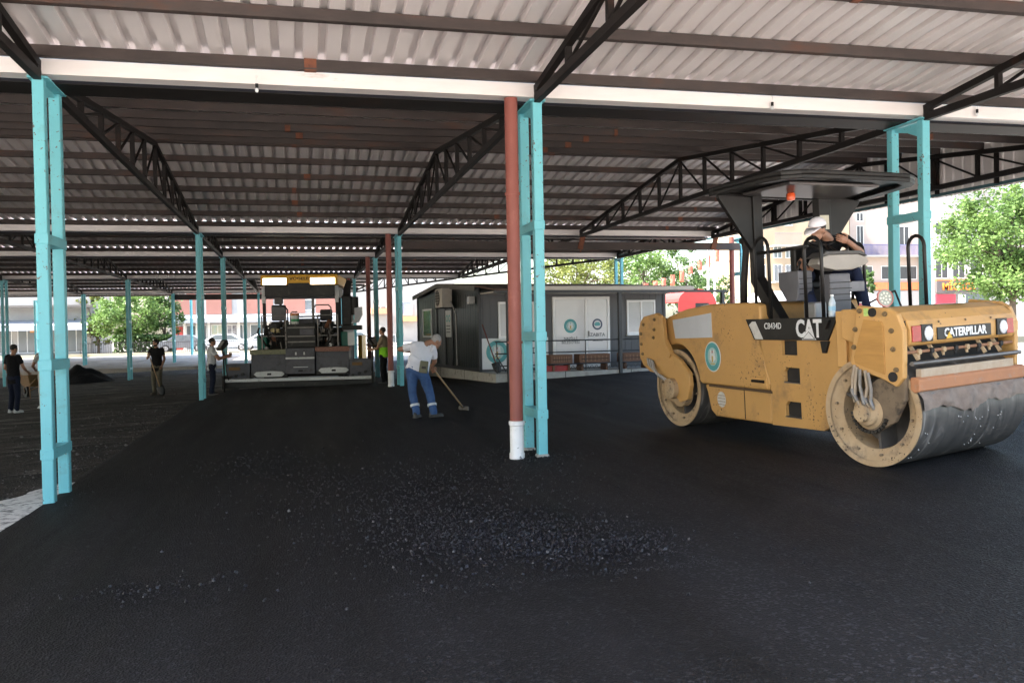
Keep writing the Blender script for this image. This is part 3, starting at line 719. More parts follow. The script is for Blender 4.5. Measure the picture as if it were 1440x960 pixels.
EMT = mat('emblem_teal', (.10,.38,.39), .5); EMW = mat('emblem_white', (.8,.8,.78), .5); EMY = mat('emblem_gold', (.62,.45,.10), .5)
def emblem(parent, c, r, ax, upv, th=.003, red=True):
    """round municipal badge: teal ring with white edge, white field, pale winged crest"""
    c = V(c); ax = V(ax).normalized(); up = V(upv).normalized(); rt = up.cross(ax)
    rt = -rt if False else rt
    def disc(rr, d, m, name):
        mb = MB(); mb.lathe(c, ax, [(0,rr),(d,rr),(d,0)], 40); return mb.build(name, m, parent)
    d0 = disc(r, th, EMW, 'emblem')
    def sub(name, m, fn):
        mb = MB(); fn(mb); return mb.build(name, m, d0)
    P = lambda u, v, d: c + rt*u*r + up*v*r + ax*d
    sub('emblem_ring', EMT, lambda mb: mb.lathe(c, ax, [(th,r*.93),(th*1.5,r*.93),(th*1.5,0)], 40))
    sub('emblem_field', mat('emblem_pale', (.42,.62,.6), .5), lambda mb: mb.lathe(c, ax, [(th*1.5,r*.60),(th*1.9,r*.60),(th*1.9,0)], 40))
    def crest(mb):
        for sx in (-1, 1):
            for k in range(4):
                a = .35+.3*k
                mb.prism([(sx*.05,-.38+.1*k),(sx*(.38-.03*k),-.15+.17*k),(sx*(.30-.05*k),.0+.16*k),(sx*.06,-.2+.12*k)], P, th*1.9, th*2.4)
        mb.prism([(-.1,-.4),(.1,-.4),(.12,.1),(0,.2),(-.12,.1)], P, th*1.9, th*2.5)
    sub('emblem_crest', EMW, crest)
    sub('emblem_crest_gold', EMY, lambda mb: (mb.prism([(-.08,-.36),(.08,-.36),(.09,.0),(0,.08),(-.09,.0)], P, th*2.5, th*3), mb.prism([(-.3,-.5),(.3,-.5),(.25,-.42),(-.25,-.42)], P, th*1.9, th*2.6)))
    if red: sub('emblem_crest_red', mat('emblem_red', (.55,.12,.10), .5), lambda mb: mb.prism([(-.1,.22),(0,.48),(.1,.22),(0,.3)], P, th*1.9, th*2.5))
    return d0
emblem(eb, (-.001, 3.07, 1.04), .205, (-1,0,0), (0,0,1))
mb = MB(); mb.lathe((.021,2.93,.47), (-1,0,0), [(0,.105),(.002,.105),(.002,0)], 28); dc = mb.build('round_decal', mat('grey_white_decal', (.62,.6,.56), .6, c2=(.45,.43,.4), scale=20), eb)
mb = MB()
for k in range(4): mb.box((.0165,2.84,.40+.04*k),(.0185,3.02,.408+.04*k))
mb.build('decal_line', mat('decal_brown', (.32,.24,.15), .7), dc)
# rear yoke and hub arm
ry = [(.72,1.62),(.36,1.665),(.20,1.60),(.17,1.28),(.02,1.08),(-.20,.98),(-.42,.80),(-.44,.62),(-.36,.42),(-.16,.36),(.0,.50),(.28,.74),(.60,.78),(.80,.88),(.88,1.0),(.88,1.42),(.82,1.54)]
for x0, x1 in ((-.10,-.03),(DW+.03,DW+.1)):
    mb = MB(); mb.prism(ry, SZ, x0, x1); yk = rput(mb.build('yoke', YEL, roller, bevel=.014), RM)
    if x0 < 0:
        for (s, z) in ((.72,1.5),(.40,1.57),(.80,1.36),(.80,1.2),(.78,1.05),(.45,1.30),(.42,1.42),(.62,.9)):
            mb = MB(); mb.lathe((-.10,s,z), (-1,0,0), [(0,.026),(.012,.026),(.014,.016),(.028,.016),(.028,0)], 12); mb.build('bolt', mat('yellowed_bolt', (.22,.14,.06), .6), yk)
        mb = MB(); mb.prism([(.25,1.62),(.17,1.63),(.12,1.25),(-.02,1.06),(.03,1.0),(.22,1.22)], SZ, -.125, -.098); mb.build('yoke_rib', YEL, yk, bevel=.006)
        mb = MB(); mb.lathe((-.02,0,.56), (-1,0,0), [(0,.20),(.07,.20),(.07,.15),(.15,.15),(.17,.12),(.20,0)], 32)
        mb.build('hub_motor', YELD, yk, smooth=True, ang=35)
        mb = MB()
        for k in range(12):
            a = 6.283*k/12; mb.lathe((-.168,math.cos(a)*.135,.56+math.sin(a)*.135), (-1,0,0), [(0,.014),(.015,.014),(.015,0)], 8)
        mb.build('hub_bolt', YELD, yk)
        mb = MB(); mb.lathe((.03,-.12,.50),(-1,0,0),[(0,.2),(.11,.2),(.115,.14),(.115,0)],28); mb.build('hub_plate', YELD, yk, smooth=True, ang=35)
        for k in range(6):
            o = .03*k; pts = [(-.12,.62-o*1.0,.98-o*.2),(-.17,.52-o,.90-o*.3),(-.18,.34-o*.8,.80-o*.5),(-.16,.12-o*.5,.70-o*.3),(-.14,-.06-o*.4,.66-o*.2)]
            sm = []
            for i in range(4):
                for t in (0,.25,.5,.75): sm.append(V(pts[i]).lerp(V(pts[i+1]), t))
            sm.append(V(pts[-1])); mb = MB(); mb.path(sm, .016, 8); mb.build('hydraulic_hose', HOSE if k%2 else mat('grey_hose', (.42,.41,.40), .5), yk, smooth='all')
mb = MB(); mb.box((-.02,.30,.8),(DW+.02,.80,1.58)); rput(mb.build('rear_hood', YEL, roller, bevel=.05, seg=3), RM)
# --- cab: canopy, posts, hoops, console, seat
can = [(-.40,2.30),(-.42,2.15),(-.34,1.25),(-.26,.98),(-.08,.84),(.15,.80),(1.05,.76),(1.30,.78),(1.46,.88),(1.56,1.05),(1.78,2.15),(1.76,2.30)]
TI = lambda u, v, d: (u, v, d - .045*(u-.1))
mb = MB(); mb.prism(can, TI, 3.10, 3.155); cp = mb.build('canopy', BLK, roller, bevel=.02)
inner = [(-.30,2.22),(-.26,1.28),(-.16,1.05),(.0,.94),(1.2,.90),(1.38,1.0),(1.46,1.2),(1.64,2.22)]
mb = MB(); mb.prism(can, TI, 3.055, 3.099, holes=[inner]); mb.build('canopy_rim', BLK, cp, bevel=.008)
mb = MB(); mb.prism([(-.05,2.1),(.0,1.2),(1.2,1.15),(1.4,2.1)], TI, 3.05, 3.09); mb.build('headliner', mat('grey_liner', (.10,.09,.088), .35), cp, bevel=.02)
for s0, s1, t0, t1, tg in ((2.10,2.24,.10,.23,-.36),(2.10,2.24,1.06,1.24,1.70)):
    mb = MB(); mb.box((t0,s0,1.98),(t1,s1,3.06)); ps = mb.build('canopy_post', BLK, roller, bevel=.012)
    mb = MB(); te = t0 if tg < t0 else t1; mb.prism([(te,2.36),(te,3.045),(tg,3.06-.045*(tg-.1)),(tg,3.02-.045*(tg-.1))], lambda u, v, d: (u, d, v), 2.13, 2.20); mb.build('gusset', BLK, ps, bevel=.006)
    mb = MB(); mb.hexa([(t0,1.62,1.5),(t1,1.62,1.5),(t1,1.86,1.5),(t0,1.86,1.5),(t0,2.10,2.05),(t1,2.10,2.05),(t1,2.24,2.0),(t0,2.24,2.0)]); mb.build('post_foot', BLK, ps, bevel=.008)
mb = MB(); mb.box((1.065,2.095,2.62),(1.2,2.1,2.80)); mb.build('notice', mat('cream_notice', (.62,.58,.46), .6), ps)
mb = MB(); mb.lathe((.40,1.75,2.945),(0,0,1),[(0,.0),(0,.045),(.02,.052),(.075,.052),(.09,.04)],20); mb.build('beacon', ORNG, cp, smooth=True, ang=40)
def hoop(pts, name='hand_rail', r=.021, parent=roller):
    mb = MB(); mb.path(pts, r, 10); return mb.build(name, BLK, parent, smooth='all')
def hoop_pts(t, s0, s1, zb, zt, n=8):
    r = (s1-s0)/2; c = (s0+s1)/2
    return [(t,s1,zb),(t,s1,zt-r)] + [(t, c+r*math.cos(math.pi*k/n), zt-r+r*math.sin(math.pi*k/n)) for k in range(1,n)] + [(t,s0,zt-r),(t,s0,zb)]
hoop(hoop_pts(.03,1.72,2.02,1.5,2.51)); hoop(hoop_pts(.05,.76,1.06,1.5,2.42)); hoop(hoop_pts(1.42,1.75,1.98,1.5,2.41)); hoop(hoop_pts(1.42,.74,.99,1.5,2.40))
hoop([(.04,1.95,2.33),(.04,1.5,2.325),(.05,1.0,2.33)], 'rail_bar', .022)
# console with the wheel; its back is what one sees
mb = MB(); mb.box((.50,1.22,1.50),(.79,1.42,2.02)); con = mb.build('console', GREYP, roller, bevel=.02)
for k in range(4):
    mb = MB(); mb.box((.492,1.212,1.70+.07*k),(.798,1.225,1.708+.07*k)); mb.build('console_groove', DARK, con)
mb = MB(); mb.box((.46,1.2,1.49),(.83,1.5,1.56)); mb.build('console_base', DARK, con, bevel=.01)
mb = MB(); mb.prism([(.30,2.135),(.40,2.085),(.54,2.055),(.76,2.055),(.90,2.085),(1.01,2.135),(.97,2.20),(.86,2.235),(.45,2.235),(.34,2.20)], lambda u, v, d: (u, d, v), 1.16, 1.36); mb.build('dash', BEIG, con, bevel=.012, seg=2)
mb = MB(); mb.prism([(.32,2.205),(.45,2.237),(.86,2.237),(.99,2.205),(.9,2.275),(.42,2.275)], lambda u, v, d: (u, d, v), 1.15, 1.42); mb.build('dash_top', mat('dash_grey', (.09,.085,.08), .6), con, bevel=.006)
mb = MB(); mb.box((.79,1.24,1.80),(1.0,1.40,1.92)); mb.build('side_box', mat('light_grey', (.22,.22,.235), .5), con, bevel=.01)
wc = V((.66,1.46,2.37)); mb = MB(); pts = []
wa = Matrix.Rotation(R_(25), 3, 'X')
for k in range(29):
    a = 6.283*k/28; pts.append(wc + wa @ V((.24*math.cos(a), .24*math.sin(a), 0)))
mb.path(pts, .016, 8); wh = mb.build('steering_wheel', BLK, roller, smooth='all')
mb = MB(); mb.tube(wc+wa @ V((0,0,-.01)), (.63,1.36,2.24), .022)
for k in range(3): a = 2.09*k+.5; mb.tube(wc, wc+wa @ V((.235*math.cos(a), .235*math.sin(a), 0)), .012)
mb.build('steering_column', BLK, wh)
mb = MB(); mb.prism([(1.45,2.08),(1.85,2.08),(1.85,1.9),(1.7,1.72),(1.5,1.72),(1.45,1.9)], SZ, .24, .44); sc_ = mb.build('side_console', GREYP, roller, bevel=.015)
for k in range(4):
    mb = MB(); mb.box((.25,1.44,1.80+.06*k),(.43,1.452,1.808+.06*k)); mb.build('console_groove', DARK, sc_)
mb = MB(); mb.tube((.34,1.6,2.08),(.36,1.58,2.17), .014); mb.ell((.36,1.58,2.18),(.022,.022,.028)); mb.build('joystick', BLK, sc_, smooth=True)
mb = MB(); mb.box((.62,1.75,1.86),(1.12,2.16,1.96)); se = mb.build('seat', BLK, roller, bevel=.03, seg=3)
mb = MB(); mb.box((.64,2.06,1.96),(1.10,2.18,2.42)); mb.build('seat_back', BLK, se, bevel=.04, seg=3)
mb = MB(); mb.box((.72,1.82,1.5),(1.02,2.08,1.86)); mb.build('seat_base', DARK, se)
mb = MB(); mb.path([(.30,2.72,1.73),(.30,2.70,2.0),(.30,2.62,2.42),(.31,2.66,2.52),(.33,2.75,2.56)], .045, 14); mb.build('exhaust', mat('sooty_steel', (.022,.016,.013), .7), roller, smooth='all')
mb = MB(); mb.lathe((.95,2.3,1.70),(0,0,1),[(0,.17),(.1,.16),(.15,.1),(.16,0)],24); mb.build('air_cleaner', BLK, roller, smooth=True)
mb = MB(); mb.tube((1.02,.70,1.46),(1.08,1.22,1.6), .012); mb.path([(1.12,.75,1.5),(1.13,.9,1.78),(1.10,1.1,1.72),(1.05,1.22,1.66)], .012, 8); mb.build('cable', BLK, roller, smooth='all')
mb = MB(); mb.box((.18,1.08,1.50),(.34,1.3,1.70)); mb.build('pedal_box', mat('pedal_grey', (.3,.3,.31), .4, metal=.6), roller, bevel=.02)
RLM = Matrix.Translation(roller.location) @ roller.rotation_euler.to_matrix().to_4x4()
def RW(p): return RLM @ V(p)
# bottles left on the platform edge
def bottle(p, h, c, label, name='water_bottle'):
    root = empty(name, p, 0, label, 'bottle')
    mb = MB(); r = h*.16; mb.lathe((0,0,0),(0,0,1),[(0,0),(0,r*.9),(h*.03,r),(h*.22,r*.97),(h*.25,r*.9),(h*.5,r*.97),(h*.62,r),(h*.78,r*.7),(h*.86,r*.42),(h*.92,r*.42)],18)
    mb.build('body', c, root, smooth=True, ang=60)
    mb = MB(); mb.lathe((0,0,h*.92),(0,0,1),[(0,r*.5),(h*.08,r*.5),(h*.08,0)],14); mb.build('cap', WHITE, root)
    mb = MB(); mb.lathe((0,0,h*.28),(0,0,1),[(0,r*1.0),(h*.2,r*1.0)],18); mb.build('label', mat('bottle_label', (.35,.6,.75), .5), root)
bottle(RW((.08,.66,1.53)), .24, mat('clear_plastic', (.55,.62,.66), .12, spec=.8), 'clear plastic water bottle standing on the roller platform edge beside the hand rail')
bottle(RW((.36,.55,1.505)), .17, mat('pink_plastic', (.65,.18,.18), .4), 'small red and white bottle on the platform by the roller front yoke', 'small_bottle')

# ------------------------------------------------------------------ asphalt paver seen from its screed end
PX, PY = 2.56, 18.2
pav = empty('asphalt_paver', (PX, PY, zin(PX, PY)), R_(-9), 'dark asphalt paver with yellow lit canopy front and wide screed laying the mat', 'paver')
PG = mat('paver_grey', (.10,.10,.118), .55, c2=(.065,.065,.08), scale=4, dirt=(.035,.03,.028), dscale=5, damt=.4)
PDK = mat('tarry_black', (.018,.017,.016), .6, c2=(.01,.01,.01), scale=5, dirt=(.06,.052,.045), dscale=6, damt=.3)
PGR = mat('paver_green', (.0,.16,.115), .45, c2=(.0,.13,.09), scale=3)
PYL = mat('canopy_yellow', (.75,.40,.02), .5, c2=(.68,.36,.02), scale=3)
PW = mat('chipped_white', (.74,.75,.76), .5, c2=(.6,.6,.6), scale=9, dirt=(.12,.11,.1), dscale=9, damt=.25)
def pb(name, lo, hi, m, parent=pav, bevel=.008):
    mb = MB(); mb.box(lo, hi); return mb.build(name, m, parent, bevel=bevel)
scr = pb('screed', (-2.3,.0,.02), (2.38,.75,.20), PDK, bevel=.015)
mb = MB(); mb.beam((-2.28,-.05,.26),(2.36,-.05,.27), .07, .095); mb.build('screed_bar', PW, scr, bevel=.008)
for x in (-2.3, 2.36): pb('end_plate', (x-.02,-.15,.0), (x+.02,1.0,.42), PDK, scr)
for x0, x1, z in ((-2.24,-1.50,.78),(1.62,2.34,.86)):
    e = pb('screed_extension', (x0,.12,.2), (x1,.62,z), PG, scr, .02)
    pb('extension_lid', (x0+.1,.06,z-.2), (x1-.3,.12,z-.1), mat('ochre_grime', (.22,.12,.04), .7), e)
    for k in range(3):
        xx = x0+.12+.2*k; mb = MB(); mb.tube((xx,.12,.35+.05*k),(xx,.02,.35+.05*k), .05, n=12); mb.build('cylinder_end', PDK, e)
for x0, x1, z0, z1, tm in ((-1.46,-.33,.42,1.06,mat('pale_green_grille', (.30,.30,.19), .7, c2=(.18,.18,.11), scale=20)),(.58,1.62,.46,1.12,mat('reddish_grille', (.32,.16,.12), .7, c2=(.2,.09,.065), scale=18))):
    s_ = pb('walkway_box', (x0,.10,z0), (x1,.8,z1), PG, bevel=.015)
    pb('walkway_tread', (x0-.02,.04,z1+.002), (x1+.02,.82,z1+.15), tm, s_)
    pb('box_lip', (x0,.04,z0-.08), (x1,.12,z0-.002), PDK, s_)
for cx, z in ((-.88,.44),(1.14,.52)):
    mb = MB(); mb.prism([(-.48,0),(-.40,.075),(-.1,.095),(.1,.095),(.40,.075),(.48,0),(.38,-.085),(-.38,-.085)], lambda u, v, d: (cx+u, d, z+v), -.02, .035); h = mb.build('reflector_plate', PW, pav, bevel=.006)
    pb('plate_slot', (cx-.06,-.032,z-.03), (cx+.07,-.0205,z+.03), DARK, h)
c = pb('rear_console', (-.36,.02,.42), (.55,.6,1.25), PG, bevel=.02)
pb('console_strip', (-.36,-.01,.90), (.55,.018,.96), PW, c); pb('console_slot', (-.12,-.005,.63), (.34,.018,.655), PW, c); pb('console_notch', (.03,-.006,.5), (.17,.019,.55), DARK, c)
for x in (-.06, .20): pb('switch', (x,-.01,1.03), (x+.05,.018,1.12), PW, c)
hat = pb('engine_hatch', (-.36,.35,1.26), (.55,.9,2.02), PDK, bevel=.02)
for z in (1.42,1.60,1.88): pb('hatch_rail', (-.34,.30,z), (.53,.345,z+.045), STL, hat)
pb('hatch_panel', (.05,.32,1.66),(.5,.348,1.86), PG, hat)
pb('auger_box', (-1.3,.9,.3), (1.35,1.6,1.25), DARK); pb('tractor_body', (-1.3,1.6,.35), (1.3,5.2,1.9), PDK, bevel=.03)
for x0, x1, z0, z1 in ((-1.45,-1.12,1.18,1.66),(1.28,1.50,1.24,1.74)): pb('side_tank', (x0,1.0,z0), (x1,3.4,z1), PGR, bevel=.03)
for x in (-1.28, 1.22): pb('crawler', (x-.17,1.9,.02), (x+.17,5.0,.75), DARK, bevel=.12)
pb('hopper_wing', (-1.6,5.2,.5), (-1.45,7.0,1.6), PYL); pb('hopper_wing', (1.45,5.2,.5), (1.6,7.0,1.6), PYL); pb('hopper_floor', (-1.45,5.2,.45), (1.45,7.0,.55), PDK)
pb('operator_deck', (-1.25,1.0,1.92), (1.25,3.3,2.0), PDK)
pb('deck_rail', (-.35,.98,2.24), (.62,1.03,2.30), STL); pb('deck_panel', (-.35,.99,2.02), (.62,1.02,2.2), PG)
# canopy with its lamps
cn = pb('canopy', (-1.24,.75,3.30), (1.24,3.4,3.63), PYL, bevel=.03)
pb('canopy_skirt', (-1.12,.80,2.93), (1.12,3.3,3.295), PDK, cn)
pb('canopy_face', (-.34,.72,3.18), (.34,.748,3.36), PDK, cn)
text('maker_lettering', 'VÖGELE', .135, BLK, cn, (0,.742,3.50), (1,0,0), (0,0,1), .004, .012, 1.25)
LAMP = emit_mat('lit_tube', (1., .93, .72), 2.2)
for x0, x1 in ((-1.16,-.38),(.36,1.18)):
    l = pb('lamp', (x0,.66,3.30), (x1,.747,3.53), PYL, cn); pb('lamp_tube', (x0+.02,.635,3.31), (x1-.02,.658,3.51), LAMP, l)
for x in (-1.2, 1.17):
    p = pb('canopy_post', (x-.05,1.05,1.9), (x+.05,1.15,2.95), PDK); pb('post_sleeve', (x-.06,1.0,2.72), (x+.06,1.045,3.28), PW, p)
for x in (-1.05, 1.02):
    pb('rear_post', (x-.04,3.15,2.0), (x+.04,3.24,2.95), PDK)
pb('centre_post', (.03,3.2,2.0), (.12,3.28,2.95), STL)
st_ = pb('operator_seat', (-1.0,1.1,1.98), (-.48,1.55,2.12), PDK, bevel=.04); pb('seat_back', (-.98,1.08,2.14), (-.50,1.2,2.66), GREYP, st_, .05); pb('headrest', (-.88,1.1,2.68), (-.60,1.2,2.92), mat('seat_rest', (.16,.15,.15), .7), st_, .04)
mb = MB(); mb.path([(-.45,1.1,1.95),(-.45,1.1,2.5),(-.55,1.1,2.6),(-.95,1.1,2.62)], .025, 8); mb.build('seat_rail', PDK, st_, smooth='all')
st2 = pb('operator_seat', (.55,1.3,1.98), (1.0,1.75,2.10), PDK, bevel=.04); pb('seat_back', (.57,1.28,2.12),(.98,1.4,2.5), PDK, st2, .05)
for x0, x1 in ((.42,.98),):
    mb = MB(); mb.path([(x0,.95,1.5),(x0,.95,2.55),(x0+.08,.95,2.64),(x1-.08,.95,2.64),(x1,.95,2.55),(x1,.95,1.5)], .022, 8); mb.build('hand_rail', STL, pav, smooth='all')
mb = MB(); mb.path([(-.33,.9,1.3),(-.33,.9,2.35),(-.28,.9,2.42),(-.1,.9,2.42)], .02, 8); mb.build('hand_rail', STL, pav, smooth='all')
# levers, hoses, auger drives in the two open bays
rn = random.Random(11)
for x0, x1 in ((-1.1,-.40),(.62,1.15)):
    for k in range(9):
        x = rn.uniform(x0, x1); z = rn.uniform(1.2,1.5); pts = [V((x, rn.uniform(.5,.9), z))]
        for i in range(4): pts.append(pts[-1]+V((rn.uniform(-.14,.14), rn.uniform(-.1,.1), rn.uniform(.05,.2))))
        mb = MB(); mb.path(pts, rn.choice([.018,.024,.03]), 8); mb.build('hydraulic_hose', rn.choice([PDK,DARK,STL]), pav, smooth='all')
    for k in range(3):
        x = rn.uniform(x0, x1); z = rn.uniform(1.3,1.9); mb = MB(); mb.tube((x,.6,z),(x+rn.uniform(-.1,.1),.75,z+rn.uniform(.1,.3)), rn.uniform(.05,.09), n=12); mb.build('cylinder', rn.choice([PDK,STL,mat('ochre_grime',(.22,.12,.04),.7),mat('rusty_metal',(.2,.08,.04),.7)]), pav, smooth=True)
    pb('control_box', (x0+.1,.7,1.85), (x0+.42,.95,2.05), PDK, bevel=.02)
for x0, x1 in ((-1.2,-.38),(.58,1.28)):
    for k in range(16):
        x = rn.uniform(x0, x1); z = rn.uniform(1.2,1.85); y_ = rn.uniform(.45,.75); m_ = rn.choice([STL,HOSE,mat('pale_metal',(.42,.42,.42),.4,metal=.5),PDK,mat('rusty_metal',(.2,.08,.04),.7),PG])
        mb = MB(); k_ = rn.random()
        if k_ < .4: mb.tube((x,y_,z),(x+rn.uniform(-.12,.12),y_+.05,z+rn.uniform(.08,.28)), rn.uniform(.012,.03), n=8); mb.build('lever', m_, pav, smooth=True)
        elif k_ < .75: mb.cbox((x,y_,z),(rn.uniform(.05,.16),.08,rn.uniform(.04,.14)), Matrix.Rotation(rn.uniform(-.5,.5),3,'Y')); mb.build('valve_block', m_, pav, bevel=.008)
        else: mb.lathe((x,y_,z),(0,-1,0),[(0,.0),(0,.06),(.03,.06),(.03,.04),(.05,.04),(.05,0)],14); mb.build('gauge', m_, pav)
for x in (-1.18,-.42,.60,1.24): pb('rail_post', (x-.02,.50,1.2), (x+.02,.54,2.3), STL)
for z in (1.62,2.28):
    pb('guard_rail', (-1.2,.49,z), (-.40,.53,z+.035), STL); pb('guard_rail', (.58,.49,z), (1.26,.53,z+.035), STL)
pb('tool_bag', (-.92,.55,1.74), (-.62,.8,1.90), mat('pale_bag', (.52,.45,.25), .8), bevel=.06)
# exhaust and feed column on the right-hand side
ec = pb('side_column', (1.30,1.2,1.95), (1.62,1.9,2.95), PDK, bevel=.04)
mb = MB(); mb.path([(1.45,1.5,2.9),(1.47,1.45,3.2),(1.56,1.4,3.45)], [.13,.12,.10], 14); mb.build('exhaust_stack', DARK, ec, smooth='all')
mb = MB(); mb.tube((1.72,1.3,2.30),(1.72,1.3,2.9), .13, n=16); mb.build('air_filter', PDK, ec, smooth=True)
pb('side_bracket', (1.3,1.1,1.80), (1.95,1.5,1.95), PDK, ec)
mb = MB(); mb.prism([(1.62,2.02),(1.74,2.16),(1.74,2.52),(1.98,2.56),(1.99,2.3),(1.86,2.05)], lambda u, v, d: (u, d, v), 1.0, 1.25); mb.build('side_mirror', mat('mirror_grey', (.35,.37,.4), .3), ec)
for x in (-.6,.75):
    mb = MB(); mb.tube((x,.85,.5),(x,.85,1.2), .07, n=12); mb.build('lift_cylinder', STL, pav, smooth=True)
# bucket on the hatch
def local(root, p): return root.matrix_world_() if False else Matrix.Translation(root.location) @ root.rotation_euler.to_matrix().to_4x4() @ V(p)
bk = empty('plastic_bucket', local(pav, (-.12,.52,2.021)), 0, 'white plastic bucket with orange rim and green band on the paver hatch', 'bucket')
mb = MB(); mb.lathe((0,0,0),(0,0,1),[(0,0),(0,.115),(.30,.135),(.30,.12),(.02,.1),(.02,0)],24); mb.build('body', WHITE, bk, smooth=True)
mb = MB(); mb.lathe((0,0,.27),(0,0,1),[(0,.137),(.0,.142),(.07,.142),(.07,.12)],24); mb.build('rim', mat('bucket_orange', (.6,.2,.05), .5), bk)
mb = MB(); mb.lathe((0,0,.08),(0,0,1),[(0,.125),(.08,.131)],24); mb.build('band', mat('bucket_green', (.05,.35,.15), .5), bk)
mb = MB(); mb.path([(.137*math.cos(a), .02, .28-.16*math.sin(a)) for a in [math.pi*k/10 for k in range(11)]], .004, 6); mb.build('handle', STL, bk)
# screed control boxes on posts at each end of the screed
def control_panel(p, yaw, label, zh):
    r = empty('control_panel', p, yaw, label, 'control box', 'screed control boxes')
    mb = MB(); mb.path([(0,0,-.02),(0,0,zh-.25),(.0,-.05,zh-.05)], .025, 8); mb.build('stand', PDK, r, smooth='all')
    mb = MB(); mb.hexa([(-.2,-.12,zh-.1),(.2,-.12,zh-.1),(.2,.10,zh+.12),(-.2,.10,zh+.12),(-.2,-.16,zh-.02),(.2,-.16,zh-.02),(.2,.04,zh+.26),(-.2,.04,zh+.26)]); b_ = mb.build('panel_box', BLK, r, bevel=.02)
    mb = MB(); mb.hexa([(-.12,-.165,zh+.0),(.12,-.165,zh+.0),(.12,-.02,zh+.2),(-.12,-.02,zh+.2),(-.12,-.17,zh+.004),(.12,-.17,zh+.004),(.12,-.026,zh+.206),(-.12,-.026,zh+.206)]); mb.build('screen', mat('panel_grey', (.35,.36,.36), .4), b_)
    for k in range(4): mb = MB(); mb.ell((-.15+.1*k,-.145+.0,zh-.0),(.02,.02,.02)); mb.build('knob', mat('ochre_knob', (.4,.22,.05), .5), b_)
    mb = MB(); mb.path([(.03,.0,zh-.1),(.09,.02,zh-.4),(.05,.05,zh-.7),(.1,.1,.4)], .015, 7); mb.build('cable', DARK, r, smooth='all')
    return r
lp = local(pav, (-2.22,-.25,.02)); control_panel((lp.x, lp.y, zin(lp.x, lp.y)-.03), R_(-60), 'black screed control box at the left paver end, before the pale shirt worker', 1.42)
rp = local(pav, (2.40,-.30,.02)); control_panel((rp.x, rp.y, zin(rp.x, rp.y)), R_(55), 'black screed control box at the right paver end, before the vest worker', 1.22)

# ------------------------------------------------------------------ site cabin
KX, KY = 7.88, 13.11; KA = R_(6.5)
kz = .24
cab = empty('site_cabin', (KX, KY, kz), KA, 'dark grey prefab site cabin with white windows and double door on a concrete base', 'cabin')
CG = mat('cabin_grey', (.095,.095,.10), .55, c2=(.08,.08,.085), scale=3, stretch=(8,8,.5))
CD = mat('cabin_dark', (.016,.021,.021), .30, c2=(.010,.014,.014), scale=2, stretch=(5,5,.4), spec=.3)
CF = mat('cabin_frame', (.030,.032,.036), .45, c2=(.022,.023,.026))
PVC = mat('pvc_white', (.80,.80,.80), .35, c2=(.74,.74,.74), scale=3)
GLW = mat('bright_pane', (.50,.51,.53), .10, c2=(.36,.37,.39), scale=.8, spec=.9)
CANV = mat('cream_fascia', (.62,.57,.51), .55, c2=(.53,.48,.43), scale=3, stretch=(1,4,4))
def cb(name, lo, hi, m, parent=cab, bevel=.006):
    mb = MB(); mb.box(lo, hi); return mb.build(name, m, parent, bevel=bevel)
FL = .29; FY = 1.35; BX = 6.1; BY = 8.6
mb = MB(); mb.box((0,0,-.4),(8.0,BY+.3,FL)); sl_ = mb.build('base_slab', CONC, cab, bevel=.02)
for b_ in (2.9, 5.6): cb('slab_joint', (-.004,b_,-.3), (.004,b_+.02,FL), DARK, sl_, 0)
for s in (2.1, 4.2): cb('slab_joint', (s,-.004,-.3), (s+.02,.004,FL), DARK, sl_, 0)
# front wall with vertical ribs
def ribwall(name, x0, x1, y, z0, z1, m, pitch=.22):
    mb = MB(); mb.box((x0,y,z0),(x1,y+.06,z1))
    x = x0+pitch/2
    while x < x1-.02: mb.box((x-.012,y-.007,z0+.01),(x+.012,y+.002,z1-.01)); x += pitch
    return mb.build(name, m, cab)
fw = ribwall('front_wall', .02, BX, FY, FL, 2.66, CG)
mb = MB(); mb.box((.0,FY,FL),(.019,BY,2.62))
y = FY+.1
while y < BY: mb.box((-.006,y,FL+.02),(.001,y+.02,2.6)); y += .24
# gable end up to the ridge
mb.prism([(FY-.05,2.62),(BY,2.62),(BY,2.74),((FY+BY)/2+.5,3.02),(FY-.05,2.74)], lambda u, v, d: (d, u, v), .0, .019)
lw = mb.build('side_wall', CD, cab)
cb('rear_wall', (.02,BY-.06,FL), (BX,BY,2.62), CG)
cb('right_wall', (BX,FY,FL), (BX+.06,BY,2.75), CG)
for x, y in ((-.03,FY-.03),(BX-.02,FY-.03),(-.03,BY-.07)): cb('corner_post', (x,y,FL), (x+.09,y+.09,2.72), CF)
for y in (4.05,4.85,5.9): cb('wall_rail', (-.03,y,FL), (-.0065,y+.10,2.64), CF, lw)
cb('floor_rail', (-.04,FY-.05,FL), (-.001,BY,FL+.1), CF, lw)
# roof: low gable, its verge facing left
mb = MB(); rdg = (FY+BY)/2+.5
for (ya, za, yb, zb_) in ((FY-.05,2.745,rdg,3.03),(rdg,3.03,BY+.15,2.745)):
    mb.hexa([(-.12,ya,za),(BX+.1,ya,za),(BX+.1,yb,zb_),(-.12,yb,zb_),(-.12,ya,za+.05),(BX+.1,ya,za+.05),(BX+.1,yb,zb_+.05),(-.12,yb,zb_+.05)])
rf = mb.build('roof', mat('brown_roof_edge', (.16,.10,.07), .8, c2=(.09,.055,.04), scale=6), cab)
mb = MB(); mb.beam((-.14,FY-.03,2.72),(-.14,rdg,3.0), .04, .14); mb.beam((-.14,rdg,3.0),(-.14,BY+.14,2.72), .04, .14); mb.build('verge', mat('olive_verge', (.17,.16,.14), .6), rf)
